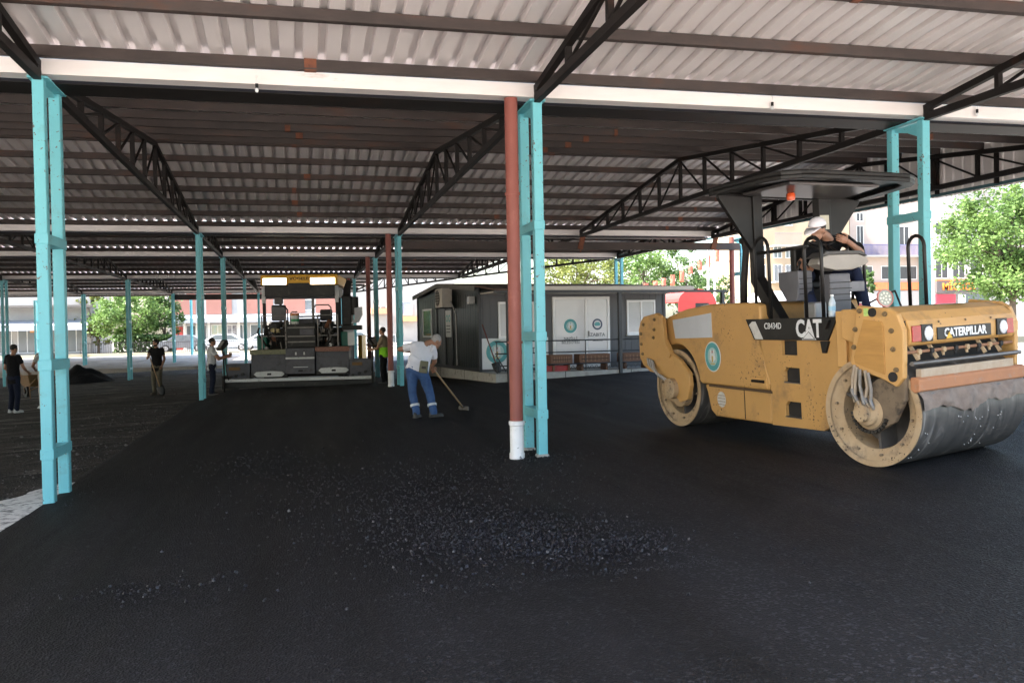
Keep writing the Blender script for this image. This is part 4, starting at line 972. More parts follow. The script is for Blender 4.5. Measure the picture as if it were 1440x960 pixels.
# porch roof along the front
mb = MB(); mb.hexa([(.0,.0,2.60),(6.5,.0,2.60),(6.5,FY-.05,2.735),(.0,FY-.05,2.735),(.0,.0,2.64),(6.5,.0,2.64),(6.5,FY-.05,2.785),(.0,FY-.05,2.785)]); po = mb.build('porch_roof', mat('brown_roof_edge', (.16,.10,.07), .8), cab)
cb('porch_fascia', (.45,-.03,2.60), (6.35,-.001,2.715), CANV, po); cb('porch_beam', (.0,-.02,2.53), (7.55,.05,2.598), CF, po)
cb('porch_ceiling', (.02,.06,2.54), (6.2,FY-.06,2.575), CANV, po)
for s in (.40,3.86,7.38): cb('porch_post', (s-.05,-.05,-.2), (s+.05,.05,2.53), CF, po)
mb = MB(); mb.beam((.30,-.02,.35),(.02,-.02,.8), .03, .03); mb.build('brace', CF, po)
# railing
rl = None
for z in (.50,.84,1.17):
    mb = MB(); mb.tube((-.6+.6,.0,z),(.35,.0,z), .018, n=8); mb.tube((.45,.0,z),(3.81,.0,z), .018, n=8); mb.tube((3.91,.0,z),(7.33,.0,z), .018, n=8); mb.build('rail', CF, cab)
for s in (.05,1.3,2.75,5.2,6.3): cb('baluster', (s-.012,-.012,.3), (s+.012,.012,1.17), CF)
for k in range(34):
    s = 2.3+.15*k; mb = MB(); mb.path([(s,.09,.34),(s+.05,.09,.42),(s+.10,.09,.44),(s+.14,.09,.36)], .008, 5); mb.build('scroll', CF, cab)
def window(x0, x1, z0, z1, split=True, sill=True):
    f = MB(); y = FY-.035; t = .06
    f.box((x0,y,z0),(x1,y+.05,z0+t)); f.box((x0,y,z1-t),(x1,y+.05,z1)); f.box((x0,y,z0+t),(x0+t,y+.05,z1-t)); f.box((x1-t,y,z0+t),(x1,y+.05,z1-t))
    if split: f.box(((x0+x1)/2-t/2,y-.004,z0+t),((x0+x1)/2+t/2,y+.046,z1-t))
    o = f.build('window', PVC, cab, bevel=.006)
    cb('pane', (x0+t,y+.02,z0+t), (x1-t,y+.03,z1-t), GLW, o, 0)
    if sill: cb('sill', (x0-.03,y-.05,z0-.04), (x1+.03,y+.03,z0-.001), PVC, o)
    return o
window(.58,1.72,1.25,2.32); window(4.80,5.80,1.29,2.35)
bn = cb('banner', (.06,FY-.022,.36), (2.15,FY-.009,1.26), mat('banner_white', (.74,.75,.76), .5, c2=(.68,.7,.71)))
emblem(bn, (.52,FY-.023,.86), .36, (0,-1,0), (0,0,1))
text('banner_lettering', 'ZABITA', .22, CG, bn, (1.5,FY-.025,.88), (1,0,0), (0,0,1), .002, .012)
dr = None
f = MB(); y = FY-.045
for lo, hi in (((2.30,y,.33),(2.38,y+.06,2.46)),((4.12,y,.33),(4.20,y+.06,2.46)),((2.38,y,2.38),(4.12,y+.06,2.46)),((3.36,y,.33),(3.44,y+.06,2.38)),((2.38,y,.33),(3.36,y+.06,.42)),((3.44,y,.33),(4.12,y+.06,.42))): f.box(lo, hi)
dr = f.build('door_frame', PVC, cab, bevel=.006)
p1 = cb('glass_panel', (2.38,y+.02,.42), (3.36,y+.03,2.38), mat('frosted_pane', (.64,.64,.66), .18, c2=(.54,.54,.56), scale=.9, spec=.8), dr, 0)
p2 = cb('glass_panel', (3.44,y+.02,.42), (4.12,y+.03,2.38), MATS['frosted_pane'], dr, 0)
def dput(o): return o
emblem(dr, (2.88,y+.018,1.58), .23, (0,-1,0), (0,0,1), red=False)
text('door_lettering', 'NAZİLLİ\nBELEDİYESİ', .115, mat('lettering_grey', (.12,.13,.14), .5), dr, (2.88,y+.017,1.14), (1,0,0), (0,0,1), .002, .01)
mb = MB(); c_ = V((3.78,y+.018,1.62)); mb.lathe(c_, (0,-1,0), [(0,.17),(.003,.17),(.003,.12),(0,.12)], 32); rg = mb.build('badge_ring', mat('badge_navy', (.03,.06,.12), .5), dr)
mb = MB(); mb.prism([(-.11,.0),(-.05,.07),(.05,.07),(.11,.0),(.07,-.05),(-.07,-.05)], lambda u, v, d: (c_.x+u, d, c_.z+v), y+.0145, y+.018); mb.build('badge_crest', EMT, rg)
text('door_lettering', 'ZABITA', .15, MATS['lettering_grey'], dr, (3.78,y+.017,1.30), (1,0,0), (0,0,1), .002, .012)
text('door_lettering', 'AMİRLİĞİ', .075, MATS['lettering_grey'], dr, (3.78,y+.017,1.12), (1,0,0), (0,0,1), .002, .008)
cb('door_handle', (3.46,y-.04,1.25), (3.49,y+.0,1.42), STL, dr)
# side window, notice board, air conditioner on the left wall
f = MB()
for lo, hi in (((-.045,6.55,1.28),(-.0065,7.75,1.34)),((-.045,6.55,2.22),(-.0065,7.75,2.28)),((-.045,6.55,1.34),(-.0065,6.62,2.22)),((-.045,7.68,1.34),(-.0065,7.75,2.22))): f.box(lo, hi)
sw = f.build('side_window', PVC, cab, bevel=.005); cb('pane', (-.03,6.62,1.34), (-.018,7.68,2.22), glass_mat('dim_pane', (.08,.08,.085), .08), sw, 0)
nb_ = cb('notice_board', (-.022,4.2,1.30), (-.0065,4.84,2.16), mat('board_white', (.52,.54,.53), .4), cab)
for yy in (4.37,4.66):
    mb = MB(); mb.lathe((-.0221,yy,1.9),(-1,0,0),[(0,.12),(.003,.12),(.003,.07),(0,.07)],24); mb.build('notice_emblem', EMT, nb_)
for k, zz in enumerate((1.64,1.54,1.44)): cb('notice_line', (-.025,4.3,zz), (-.0222,4.74,zz+.035), MATS['lettering_grey'], nb_, 0)
ac = empty('air_conditioner', cab.matrix_basis @ V((0,0,0)), KA, 'cream air conditioner unit hung high on the dark side wall of the cabin', 'air conditioner')
ac.location = Matrix.Translation((KX,KY,kz)) @ Matrix.Rotation(KA,4,'Z') @ V((-.24,4.25,2.22))
ACM = mat('cream_casing', (.56,.52,.46), .5, c2=(.47,.43,.38), scale=4)
mb = MB(); mb.box((-.17,-.42,.03),(.16,.42,.63)); a_ = mb.build('casing', ACM, ac, bevel=.015)
mb = MB(); mb.lathe((-.172,.1,.33),(-1,0,0),[(0,.25),(.012,.25),(.012,.23),(.002,.23),(.002,0)],32); mb.build('fan_grille', mat('grille_brown', (.10,.085,.07), .6), a_)
for k in range(6): mb = MB(); mb.box((-.188,-.15,.1+.085*k),(-.184,.34,.108+.085*k)); mb.build('grille_bar', ACM, a_)
mb = MB(); mb.box((-.10,-.425,.25),(.02,-.421,.5)); mb.build('valve_cover', mat('valve_pale', (.6,.55,.5), .5), a_)
mb = MB()
for y in (-.3,.3): mb.beam((-.2,y,.01),(.22,y,.01),.03,.03)
mb.build('wall_bracket', CF, ac)
mb = MB(); mb.path([(.1,-.43,.2),(.12,-.55,.1),(.22,-.6,-.2),(.225,-.62,-1.6),(.2,-.7,-1.8)], .02, 8); mb.build('drain_hose', mat('grey_hose', (.42,.41,.40), .5), ac, smooth='all')
CABM = Matrix.Translation((KX,KY,kz)) @ Matrix.Rotation(KA,4,'Z')
ju = empty('junction_box', CABM @ V((-.14,1.75,2.28)), KA, 'small pale meter box mounted on the dark cabin wall near its front corner', 'meter box')
mb = MB(); mb.box((-.06,-.1,0),(.12,.1,.22)); j_ = mb.build('box', mat('pale_box', (.5,.5,.5), .5), ju, bevel=.01); mb = MB(); mb.box((-.066,-.06,.06),(-.061,.06,.16)); mb.build('meter_window', GLW, j_)
# things on the porch
WOOD = mat('planter_wood', (.20,.10,.06), .7, c2=(.13,.062,.036), scale=5, stretch=(1,9,9))
def planter(s0, s1, label):
    r = empty('wooden_planter', CABM @ V(((s0+s1)/2,.34,FL)), KA, label, 'planter', 'wooden planters on the porch')
    h = (s1-s0)/2
    mb = MB(); mb.box((-h,-.2,.19),(h,.2,.47)); b_ = mb.build('trough', WOOD, r, bevel=.008)
    for k in range(7): mb = MB(); x = -h+.12+(2*h-.24)*k/6; mb.box((x-.012,-.212,.27),(x+.012,-.201,.42)); mb.build('carved_slat', mat('pale_wood', (.32,.18,.11), .7), b_)
    mb = MB(); mb.box((-h+.06,-.215,.32),(h-.06,-.2125,.345)); mb.build('carved_band', mat('dark_wood', (.05,.025,.015), .7), b_)
    for sx in (-1,1): mb = MB(); mb.box((sx*(h-.1)-.03,-.18,0),(sx*(h-.1)+.03,.18,.19)); mb.build('leg', WOOD, r)
    return r
planter(1.72,2.40,'shortest carved wooden planter on the porch, beside the teal post')
planter(2.62,3.60,'carved wooden planter on the porch right below the white glass door')
planter(4.02,4.95,'carved wooden planter on the porch nearest the yellow roller')
rc = empty('red_crate', CABM @ V((1.95,.38,FL)), KA, 'low red plastic crate lying under the short wooden planter', 'crate')
mb = MB(); mb.box((-.35,-.17,0),(.35,.17,.03)); mb.box((-.35,-.17,.03),(.35,-.15,.16)); mb.box((-.35,.15,.03),(.35,.17,.16)); mb.box((-.35,-.15,.03),(-.33,.15,.16)); mb.box((.33,-.15,.03),(.35,.15,.16)); mb.build('tray', mat('crate_red', (.38,.03,.03), .5), rc)
mb = MB()
for x in (-.3,0,.3): mb.box((x-.02,-.18,.0),(x+.02,-.171,.17))
mb.build('rib', mat('crate_red', (.38,.03,.03), .5), rc)
def shovel(root, L_, blade_m):
    mb = MB(); mb.path([(0,0,.3),(0,0,L_*.6),(0,.0,L_)], [.02,.018,.017], 10); mb.build('handle', mat('red_handle', (.17,.045,.035), .6) if blade_m == 0 else mat('ash_handle', (.42,.27,.15), .6), root, smooth='all')
    mb = MB(); n = 8; g = []
    for i in range(n+1):
        f = i/n; row = []
        w_ = .125*(1-max(0, f-.5)*1.1*f) if f < 1 else .045
        for k in range(7):
            u = -1+2*k/6; row.append(mb.bm.verts.new((u*w_, -.035*(1-u*u)+.02, .32-.32*f)))
        g.append(row)
    for i in range(n):
        for k in range(6): mb._f([g[i][k], g[i][k+1], g[i+1][k+1], g[i+1][k]])
    o = mb.build('blade', mat('shovel_black', (.015,.015,.016), .5), root, smooth='all'); o.modifiers.new('th', 'SOLIDIFY').thickness = .006
shv = empty('shovel', CABM @ V((-.0,.62,FL+.01)), KA, 'shovel with a reddish handle leaning on the cabin front wall', 'shovel')
shv.location = CABM @ V((.30,.55,FL+.0)); shv.rotation_euler = (R_(-20), R_(-12.5), KA)
shovel(shv, 1.5, 0)

# ------------------------------------------------------------------ people
SKIN = mat('skin', (.36,.19,.12), .55, c2=(.30,.15,.095), scale=14)
EYEM = mat('eye_dark', (.02,.015,.012), .3)
def cloth(name, c, c2=None, wr=.35):
    return mat(name, c, .9, c2=c2, scale=7, bump=wr, bscale=7, spec=.15)
def hairm(name, c): return mat(name, c, .75, c2=tuple(x*.5 for x in c), scale=60, bump=.5, bscale=90)
def remesh(mb, name, voxel, mats, parent, smooth=2, noise_amp=0., seed=0):
    """weld overlapping volumes into one continuous skin"""
    bmesh.ops.recalc_face_normals(mb.bm, faces=mb.bm.faces)
    me = bpy.data.meshes.new('t'); mb.bm.to_mesh(me); mb.bm.free()
    t = bpy.data.objects.new('t', me); COL.objects.link(t)
    r = t.modifiers.new('r', 'REMESH'); r.mode = 'VOXEL'; r.voxel_size = voxel; r.adaptivity = 0
    if smooth: s = t.modifiers.new('s', 'SMOOTH'); s.iterations = smooth; s.factor = .5
    out = eval_mesh(t); bpy.data.objects.remove(t); bpy.data.meshes.remove(me)
    if noise_amp:
        for v in out.vertices:
            p = v.co; n = noise.noise(V((p.x*9+seed, p.y*9, p.z*5))) + .6*noise.noise(V((p.x*22, p.y*22+seed, p.z*9)))
            v.co = p + v.normal*n*noise_amp
    for p in out.polygons: p.use_smooth = True
    out.name = name; out.materials.clear()
    for m in (mats if isinstance(mats, (list, tuple)) else [mats]): out.materials.append(m)
    o = bpy.data.objects.new(name, out); COL.objects.link(o); o.parent = parent
    return o
def limb(mb, pts, rad):
    for i in range(len(pts)-1):
        mb.path([V(pts[i]), V(pts[i]).lerp(V(pts[i+1]), .5), V(pts[i+1])], [rad[i], (rad[i]+rad[i+1])/2*1.04, rad[i+1]], 12)
        mb.ell(pts[i+1], (rad[i+1],)*3, nu=10, nv=7)
    mb.ell(pts[0], (rad[0],)*3, nu=10, nv=7)
def hand(mb, wrist, d, side, curl=.9, sc_=1.):
    """palm, four unequal curled fingers and a thumb leaving the side of the palm; d = hand direction, side = thumb side"""
    d = V(d).normalized(); sd = V(side); sd = (sd - d*sd.dot(d)).normalized(); nrm = d.cross(sd)
    w = V(wrist); M = Matrix((sd, d, nrm)).transposed()
    mb.ell(w + d*.05*sc_, (.042*sc_, .055*sc_, .018*sc_), M, 10, 7)
    for k, (off, ln) in enumerate(((.030,.072),(.010,.080),(-.010,.074),(-.030,.058))):
        p = w + d*.092*sc_ + sd*off*sc_; a = 0; pts = [p - d*.02*sc_]; q = p; pts.append(q)
        for f in (.45,.32,.23):
            a += curl; q = q + (d*math.cos(a) + nrm*math.sin(a))*ln*f*sc_; pts.append(q)
        mb.path(pts, [.0095*sc_,.0095*sc_,.009*sc_,.0082*sc_,.0065*sc_], 7)
    t0 = w + d*.025*sc_ + sd*.03*sc_; t1 = t0 + (d*.55+sd*.75).normalized()*.035*sc_; t2 = t1 + (d*.9+sd*.1+nrm*.5*min(1,curl)).normalized()*.03*sc_; t3 = t2 + (d*.7-sd*.2+nrm*.8*min(1,curl)).normalized()*.024*sc_
    mb.path([t0,t1,t2,t3], [.012*sc_,.011*sc_,.0098*sc_,.007*sc_], 8)
def person(loc, rz, J, wear, label, group=None):
    vx = 1. if wear.get('near') else 1.5
    """J: joints in metres (x right, y away, z up from the ground). wear: materials and options"""
    root = empty('person', loc, rz, label, 'person', group)
    g = lambda k: V(J[k])
    rs = (g('shr')-g('shl')); rsn = rs.normalized(); hp = (g('hr')+g('hl'))/2; rh = (g('hr')-g('hl')).normalized()
    nk = g('neck'); ch = (g('shr')+g('shl'))/2
    up = (nk-hp).normalized(); fw = V(J['front']).normalized(); fw = (fw-up*fw.dot(up)).normalized()
    rt = (rsn - up*rsn.dot(up)).normalized(); rhn = (rh - up*rh.dot(up)).normalized()
    if rt.cross(fw).dot(up)*1 == 0: pass
    head = g('head'); hf = V(J['look']).normalized(); hu = (head-nk).normalized()*.45+up*.2+V((0,0,.6)); hu = (hu-hf*hu.dot(hf)).normalized(); hr = hf.cross(hu)
    s = wear.get('size', 1.)
    HM = Matrix((hr, hf, hu)).transposed()
    def torso(mb, k=1., z0=0., top=True):
        m1, m2 = hp.lerp(ch, .33), hp.lerp(ch, .68)
        belly = wear.get('belly', 0)
        secs = [(hp-up*.10, rhn*.115*k*s, fw*.09*k*s),(hp-up*.03, rhn*.165*k*s, fw*.115*k*s),(hp+up*.06, rhn*.16*k*s, fw*(.112+belly*.5)*k*s),(m1+fw*belly*.5, (rhn+rt).normalized()*.152*k*s, fw*(.108+belly)*k*s),(m2, rt*.168*k*s, fw*(.118+belly*.4)*k*s),(ch-up*.05, rt*.175*k*s, fw*.112*k*s),(ch+up*.015, rt*.15*k*s, fw*.085*k*s),(ch.lerp(nk,.6)+up*.01, rt*.075*k*s, fw*.065*k*s)]
        mb.loft(secs, 20)
    mb = MB(); torso(mb, .93)
    mb.path([ch.lerp(nk,.3), nk, nk.lerp(head,.55)], [.062*s,.056*s,.054*s], 12)
    # skull, jaw, nose, brow, ears
    mb.ell(head + hu*.025*s - hf*.008*s, (.076*s,.094*s,.098*s), HM, 18, 12); mb.ell(head - hu*.055*s + hf*.022*s, (.056*s,.066*s,.062*s), HM, 14, 9)
    mb.path([head+hf*.083*s+hu*.02*s, head+hf*.104*s-hu*.018*s, head+hf*.088*s-hu*.028*s], [.009*s,.0145*s,.012*s], 8)
    mb.ell(head+hf*.078*s+hu*.032*s, (.05*s,.013*s,.009*s), HM, 10, 6); mb.ell(head+hf*.079*s-hu*.058*s, (.024*s,.012*s,.009*s), HM, 10, 6); mb.ell(head+hf*.075*s-hu*.095*s, (.022*s,.018*s,.018*s), HM, 10, 6)
    for q in (-1, 1): mb.ell(head+hr*.079*s*q-hu*.005*s-hf*.008*s, (.011*s,.022*s,.033*s), HM, 8, 6)
    for sd in 'lr':
        limb(mb, [g('sh'+sd), g('el'+sd), g('wr'+sd)], [.052*s,.042*s,.028*s])
        limb(mb, [g('h'+sd), g('kn'+sd), g('an'+sd)], [.083*s,.056*s,.04*s])
        ft = V(J['toe'+sd]); mb.path([g('an'+sd)-V((0,0,.03)), g('an'+sd).lerp(ft,.5)-V((0,0,.03)), ft], [.04*s,.036*s,.025*s], 10)
    body = remesh(mb, 'body', .011*vx, [SKIN], root, 2)
    # hands and eyes belong to the same mesh
    mb = MB(); mb.bm.from_mesh(body.data)
    for f in mb.bm.faces: f.smooth = True
    n0 = len(mb.bm.faces)
    for sd in 'lr':
        d = V(J.get('hd'+sd, g('wr'+sd)-g('el'+sd))); th = V(J.get('th'+sd, (0,0,1)))
        hand(mb, g('wr'+sd), d, th, J.get('curl'+sd, .75), s)
    mb.mi = 1
    for q in (-1, 1): mb.ell(head+hf*.084*s+hr*.031*s*q+hu*.012*s, (.011*s,.008*s,.008*s), HM, 8, 6)
    for f in mb.bm.faces: f.smooth = True
    mb.bm.to_mesh(body.data); mb.bm.free(); body.data.materials.append(EYEM)
    # hair
    if wear.get('hair'):
        mb = MB(); mb.ell(head+hu*.040*s-hf*.020*s, (.084*s,.096*s,.098*s), HM, 18, 12)
        if wear.get('beard'): mb.ell(head-hu*.07*s+hf*.022*s, (.058*s,.068*s,.05*s), HM, 14, 9)
        h = remesh(mb, 'hair', .009, wear['hair'], root, 1, .004, 3)
        bm = bmesh.new(); bm.from_mesh(h.data)
        dl = [v for v in bm.verts if ((v.co-head).dot(hf) > .052*s and (v.co-head).dot(hu) < .07*s and not (wear.get('beard') and (v.co-head).dot(hu) < -.045*s)) or ((v.co-head).dot(hu) < -.05*s and (v.co-head).dot(hf) > -.04*s and not wear.get('beard'))]
        bmesh.ops.delete(bm, geom=dl, context='VERTS'); bm.to_mesh(h.data); bm.free()
    if wear.get('cap'):
        mb = MB(); mb.ell(head+hu*.05*s-hf*.012*s, (.090*s,.112*s,.096*s), HM, 18, 12)
        bmesh.ops.delete(mb.bm, geom=[v for v in mb.bm.verts if (v.co-head).dot(hu) < .03*s], context='VERTS')
        secs = []
        for k in range(9):
            a = -1+2*k/8; b0 = head+hu*.045*s+hf*(.098*math.sqrt(max(0,1-(a*.8)**2)))*s+hr*.083*a*s; b1 = b0+hf*.125*s*math.sqrt(max(.02,1-a*a))-hu*.045*s*math.sqrt(max(.02,1-a*a))
            secs.append((mb.bm.verts.new(b0), mb.bm.verts.new(b1)))
        for (a0, a1), (b0, b1) in zip(secs, secs[1:]): mb._f([a0, b0, b1, a1])
        o = mb.build('cap', wear['cap'], root, smooth='all'); o.modifiers.new('t','SOLIDIFY').thickness = .006
    # shirt
    if wear.get('shirt'):
        mb = MB(); torso(mb, 1.13)
        fl = wear.get('hem', .10); mb.loft([(hp-up*fl, rhn*.19*s, fw*.14*s),(hp+up*.06, rhn*.185*s, fw*.138*s),(hp.lerp(ch,.4), (rhn+rt).normalized()*.182*s, fw*(.135+wear.get('belly',0))*s)], 20)
        for sd in 'lr':
            a, b = g('sh'+sd), g('el'+sd); sl_ = wear.get('sleeve', .62)
            mb.path([a.lerp(ch,.25), a, a.lerp(b, sl_*.5), a.lerp(b, sl_)], [.085*s,.074*s,.068*s,.066*s], 14)
        o = remesh(mb, 'shirt', .013*vx, wear['shirt'], root, 2, .010, len(label))
        if wear.get('vest'):
            mb = MB(); torso(mb, 1.22); mb.loft([(hp-up*.07, rhn*.20*s, fw*.155*s),(hp.lerp(ch,.5), rt*.195*s, fw*.15*s)], 20)
            v_ = remesh(mb, 'vest', .014, wear['vest'], root, 2, .005, 5)
            bm = bmesh.new(); bm.from_mesh(v_.data)
            bmesh.ops.delete(bm, geom=[v for v in bm.verts if (v.co-hp).dot(up) > wear.get('vesttop', .40) or (v.co-nk).length < .14], context='VERTS'); bm.to_mesh(v_.data); bm.free()
    # trousers
    mb = MB(); k = 1.14
    mb.loft([(hp-up*.11, rhn*.13*k*s, fw*.10*k*s),(hp-up*.03, rhn*.168*k*s, fw*.122*k*s),(hp+up*.075, rhn*.160*k*s, fw*.115*k*s)], 20)
    for sd in 'lr':
        h_, kn, an = g('h'+sd), g('kn'+sd), g('an'+sd)
        mb.path([h_, h_.lerp(kn,.5), kn, kn.lerp(an,.5), an+V((0,0,.02)), an-V((0,0,.035))], [.104*s,.092*s,.076*s,.072*s,.068*s,.070*s], 14); mb.ell(h_, (.104*s,)*3)
    remesh(mb, 'trousers', .013*vx, wear['trousers'], root, 2, .011, 2+len(label))
    if wear.get('bands'):
        for sd in 'lr':
            kn, an = g('kn'+sd), g('an'+sd); p = kn.lerp(an, .62); d = (an-kn).normalized()
            mb = MB(); mb.lathe(p-d*.022, d, [(0,.0795*s),(0,.083*s),(.044,.083*s),(.044,.0795*s)], 20); mb.build('reflective_band', mat('reflective_tape', (.62,.66,.70), .35), root, smooth=True)
    # shoes
    for sd in 'lr':
        an, ft = g('an'+sd), V(J['toe'+sd]); d = (ft-an); d.z = 0; d.normalize(); zz = min(an.z-.085, ft.z-.03)
        X = V((-d.y, d.x, 0)); M = Matrix((X, d, V((0,0,1)))).transposed(); base = V((an.x, an.y, an.z-.088*s))
        mb = MB(); mb.ell(base+d*.055+V((0,0,.040)), (.048*s,.135*s,.048*s), M, 14, 9); mb.ell(base-d*.03+V((0,0,.06)), (.043*s,.055*s,.062*s), M, 12, 8); mb.cbox(base+d*.052+V((0,0,.014)), (.088*s,.25*s,.03), M)
        remesh(mb, 'shoe', .010, wear['shoes'], root, 2)
    return root
CY = R_(-13.8)
def stand(facing, h=1.75, **kw):
    """relaxed standing joints; facing: unit vector in the local frame"""
    f = V((*facing, 0)).normalized(); r = V((f.y, -f.x, 0)); k = h/1.75
    P = lambda a, b, c: (r*a + f*b)*k + V((0,0,c*k))
    J = dict(hr=P(.095,0,.90), hl=P(-.095,0,.90), knr=P(.11,.02,.49), knl=P(-.10,.03,.49), anr=P(.12,-.03,.09), anl=P(-.11,-.01,.09), toer=P(.15,.14,.03), toel=P(-.14,.16,.03),
        shr=P(.19,0,1.43), shl=P(-.19,0,1.43), neck=P(0,.01,1.50), head=P(0,.035,1.63), elr=P(.25,-.03,1.14), ell=P(-.25,-.03,1.14), wrr=P(.25,.08,.89), wrl=P(-.25,.08,.89), front=f, look=f)
    for a, b in kw.items(): J[a] = P(*b) if a not in ('look','hdr','hdl','thr','thl','front','curlr','curll') else (b if a.startswith('curl') else r*b[0]+f*b[1]+V((0,0,b[2])))
    return J
DEN = cloth('blue_denim', (.065,.125,.27), (.035,.07,.17)); WHT = cloth('white_cotton', (.74,.74,.80), (.68,.68,.74), .25); BLT = cloth('black_cotton', (.012,.012,.014), (.009,.009,.010)); NAVY = cloth('navy_cloth', (.018,.022,.04), (.012,.014,.028))
KHA = cloth('khaki_cloth', (.13,.115,.085), (.09,.08,.06)); SHB = mat('black_shoe', (.02,.02,.022), .6, c2=(.05,.048,.045), scale=14); SHW = mat('white_shoe', (.6,.6,.6), .6)
# 1: man in the white T-shirt raking, seen from behind (x to the photo's right, y away)
WX, WY = 4.85, 5.45
J1 = dict(hr=(-.07,.10,.86), hl=(-.25,.05,.86), knr=(.06,.14,.45), knl=(-.25,.10,.45), anr=(.13,.03,.095), anl=(-.18,.0,.095), toer=(.30,.10,.03), toel=(-.14,.17,.03),
    shr=(.12,.36,1.24), shl=(-.25,.20,1.31), neck=(.02,.38,1.355), head=(.17,.44,1.375), elr=(.13,.50,1.0), wrr=(.06,.57,.90), ell=(-.49,.22,1.25), wrl=(-.21,.40,1.19),
    front=(.45,.80,-.4), look=(.80,.42,-.45), hdr=(.15,.2,-.35), thr=(.4,0,.3), curlr=1.0, hdl=(.5,.15,-.12), thl=(.1,.3,.6), curll=1.0)
w1 = person((WX, WY, zin(WX, WY)), CY, J1, dict(shirt=WHT, trousers=DEN, shoes=SHB, hair=hairm('grey_hair', (.42,.41,.40)), bands=True, near=True, sleeve=.72, hem=.05, belly=.03, size=1.04), 'man in white T-shirt and banded blue jeans bending to rake the fresh asphalt')
mb = MB(); mb.cbox((-.02,-.06,.93), (.15,.06,.22), Matrix.Rotation(R_(8),3,'Y')); mb.build('belt_pouch', mat('olive_pouch', (.13,.13,.085), .8), w1, bevel=.015)
mb = MB(); mb.cbox((-.015,-.095,.92), (.08,.012,.045), Matrix.Rotation(R_(8),3,'Y')); mb.build('pouch_slot', BLK, w1)
WM = Matrix.Translation(w1.location) @ Matrix.Rotation(CY, 4, 'Z')
rk = empty('asphalt_rake', WM @ V((.63,1.12,.0)), CY, 'long wooden handled rake held by the man in white', 'rake')
o_ = V((.63,1.12,0)); q0, q1 = V((.10,.61,.85))-o_, V((-.10,.43,1.15))-o_
rk.location.z = zin(rk.location.x, rk.location.y); dzz = w1.location.z - rk.location.z; q0.z += dzz; q1.z += dzz
dk = (q0-q1).normalized(); tip = q0 + dk*((q0.z-.05)/-dk.z)
mb = MB(); mb.path([tip, q0, q1, q1-dk*.16], [.017,.018,.017,.016], 10); mb.build('handle', mat('ash_handle', (.42,.27,.15), .6), rk, smooth='all')
hd_ = V((dk.x, dk.y, 0)).normalized(); X = V((-hd_.y, hd_.x, 0)); M = Matrix((X, hd_, V((0,0,1)))).transposed()
mb = MB(); mb.cbox(tip+hd_*.02+V((0,0,-.01)), (.30,.022,.08), M); mb.beam(tip-dk*.06, tip+hd_*.02, .03, .02); mb.build('blade', mat('dull_iron', (.07,.068,.065), .6), rk, bevel=.004)
# 2 and 3: two men at the far left, backs turned
person((-4.93,15.9,zin(-4.93,15.9)-.055), CY, stand((.35,.94), 1.86, wrr=(.10,.34,1.02), elr=(.27,.08,1.15), wrl=(-.20,.26,.98), look=(.25,.9,-.25)), dict(shirt=BLT, trousers=NAVY, shoes=SHW, hair=hairm('dark_hair', (.022,.017,.014)), hem=.16), 'man in a black T-shirt and dark trousers standing back turned at the far left')
STR = bpy.data.materials.new('striped_cotton'); STR.use_nodes = True
nt = STR.node_tree; tc = nt.nodes.new('ShaderNodeTexCoord'); wv = nt.nodes.new('ShaderNodeTexWave'); wv.bands_direction = 'Z'; wv.inputs['Scale'].default_value = 9; rp_ = nt.nodes.new('ShaderNodeValToRGB'); rp_.color_ramp.elements[0].color = (.62,.6,.57,1); rp_.color_ramp.elements[1].color = (.26,.25,.25,1); rp_.color_ramp.elements[0].position = .45; rp_.color_ramp.elements[1].position = .6
nt.links.new(tc.outputs['Object'], wv.inputs['Vector']); nt.links.new(wv.outputs['Fac'], rp_.inputs[0]); nt.links.new(rp_.outputs[0], nt.nodes['Principled BSDF'].inputs['Base Color']); nt.nodes['Principled BSDF'].inputs['Roughness'].default_value = .9
person((-4.42,17.0,zin(-4.42,17.0)-.055), CY, stand((-.75,.66), 1.86, wrl=(-.12,.40,1.05), ell=(-.27,.12,1.15), wrr=(.15,.38,1.1), elr=(.27,.1,1.16)), dict(shirt=STR, trousers=cloth('pale_trousers', (.50,.46,.42), (.42,.38,.34)), shoes=SHW, hair=hairm('dark_hair', (.022,.017,.014)), hem=.14), 'man in a striped shirt and pale trousers half hidden behind the nearest left post')
# 4: man with shovel, facing the camera
P4 = (-1.98,20.6); z4 = zin(*P4)-.055
person((*P4, z4), CY, stand((-.15,-1), 1.84, wrr=(.10,.24,1.26), elr=(.28,.06,1.16), wrl=(-.24,.10,.92), look=(.75,.75,-.05), curlr=1.0), dict(shirt=BLT, trousers=KHA, shoes=mat('tan_shoe', (.12,.10,.08), .8), hair=hairm('dark_hair', (.022,.017,.014)), beard=True, hem=.16), 'bearded man in black T-shirt and khaki trousers holding a shovel')
s4 = empty('shovel', (P4[0]+.22, P4[1]-.42, z4+.0), 0, 'shovel with a pale wooden handle held upright by the bearded man', 'shovel'); s4.rotation_euler = (R_(-6), R_(-17), 0); shovel(s4, 1.42, 1)
mb = MB(); 
# 5: man in a white shirt working the left control box
P5 = (.02,17.75); person((*P5, zin(*P5)-.05), CY, stand((.95,.3), 1.76, wrl=(-.10,.50,1.22), ell=(-.24,.22,1.12), wrr=(.12,.46,1.16), elr=(.25,.2,1.1)), dict(shirt=cloth('grey_white_cotton', (.50,.51,.53), (.44,.45,.47)), trousers=NAVY, shoes=SHB, hair=hairm('dark_hair', (.022,.017,.014)), hem=.14), 'man in pale shirt and navy trousers reaching to the left control box')
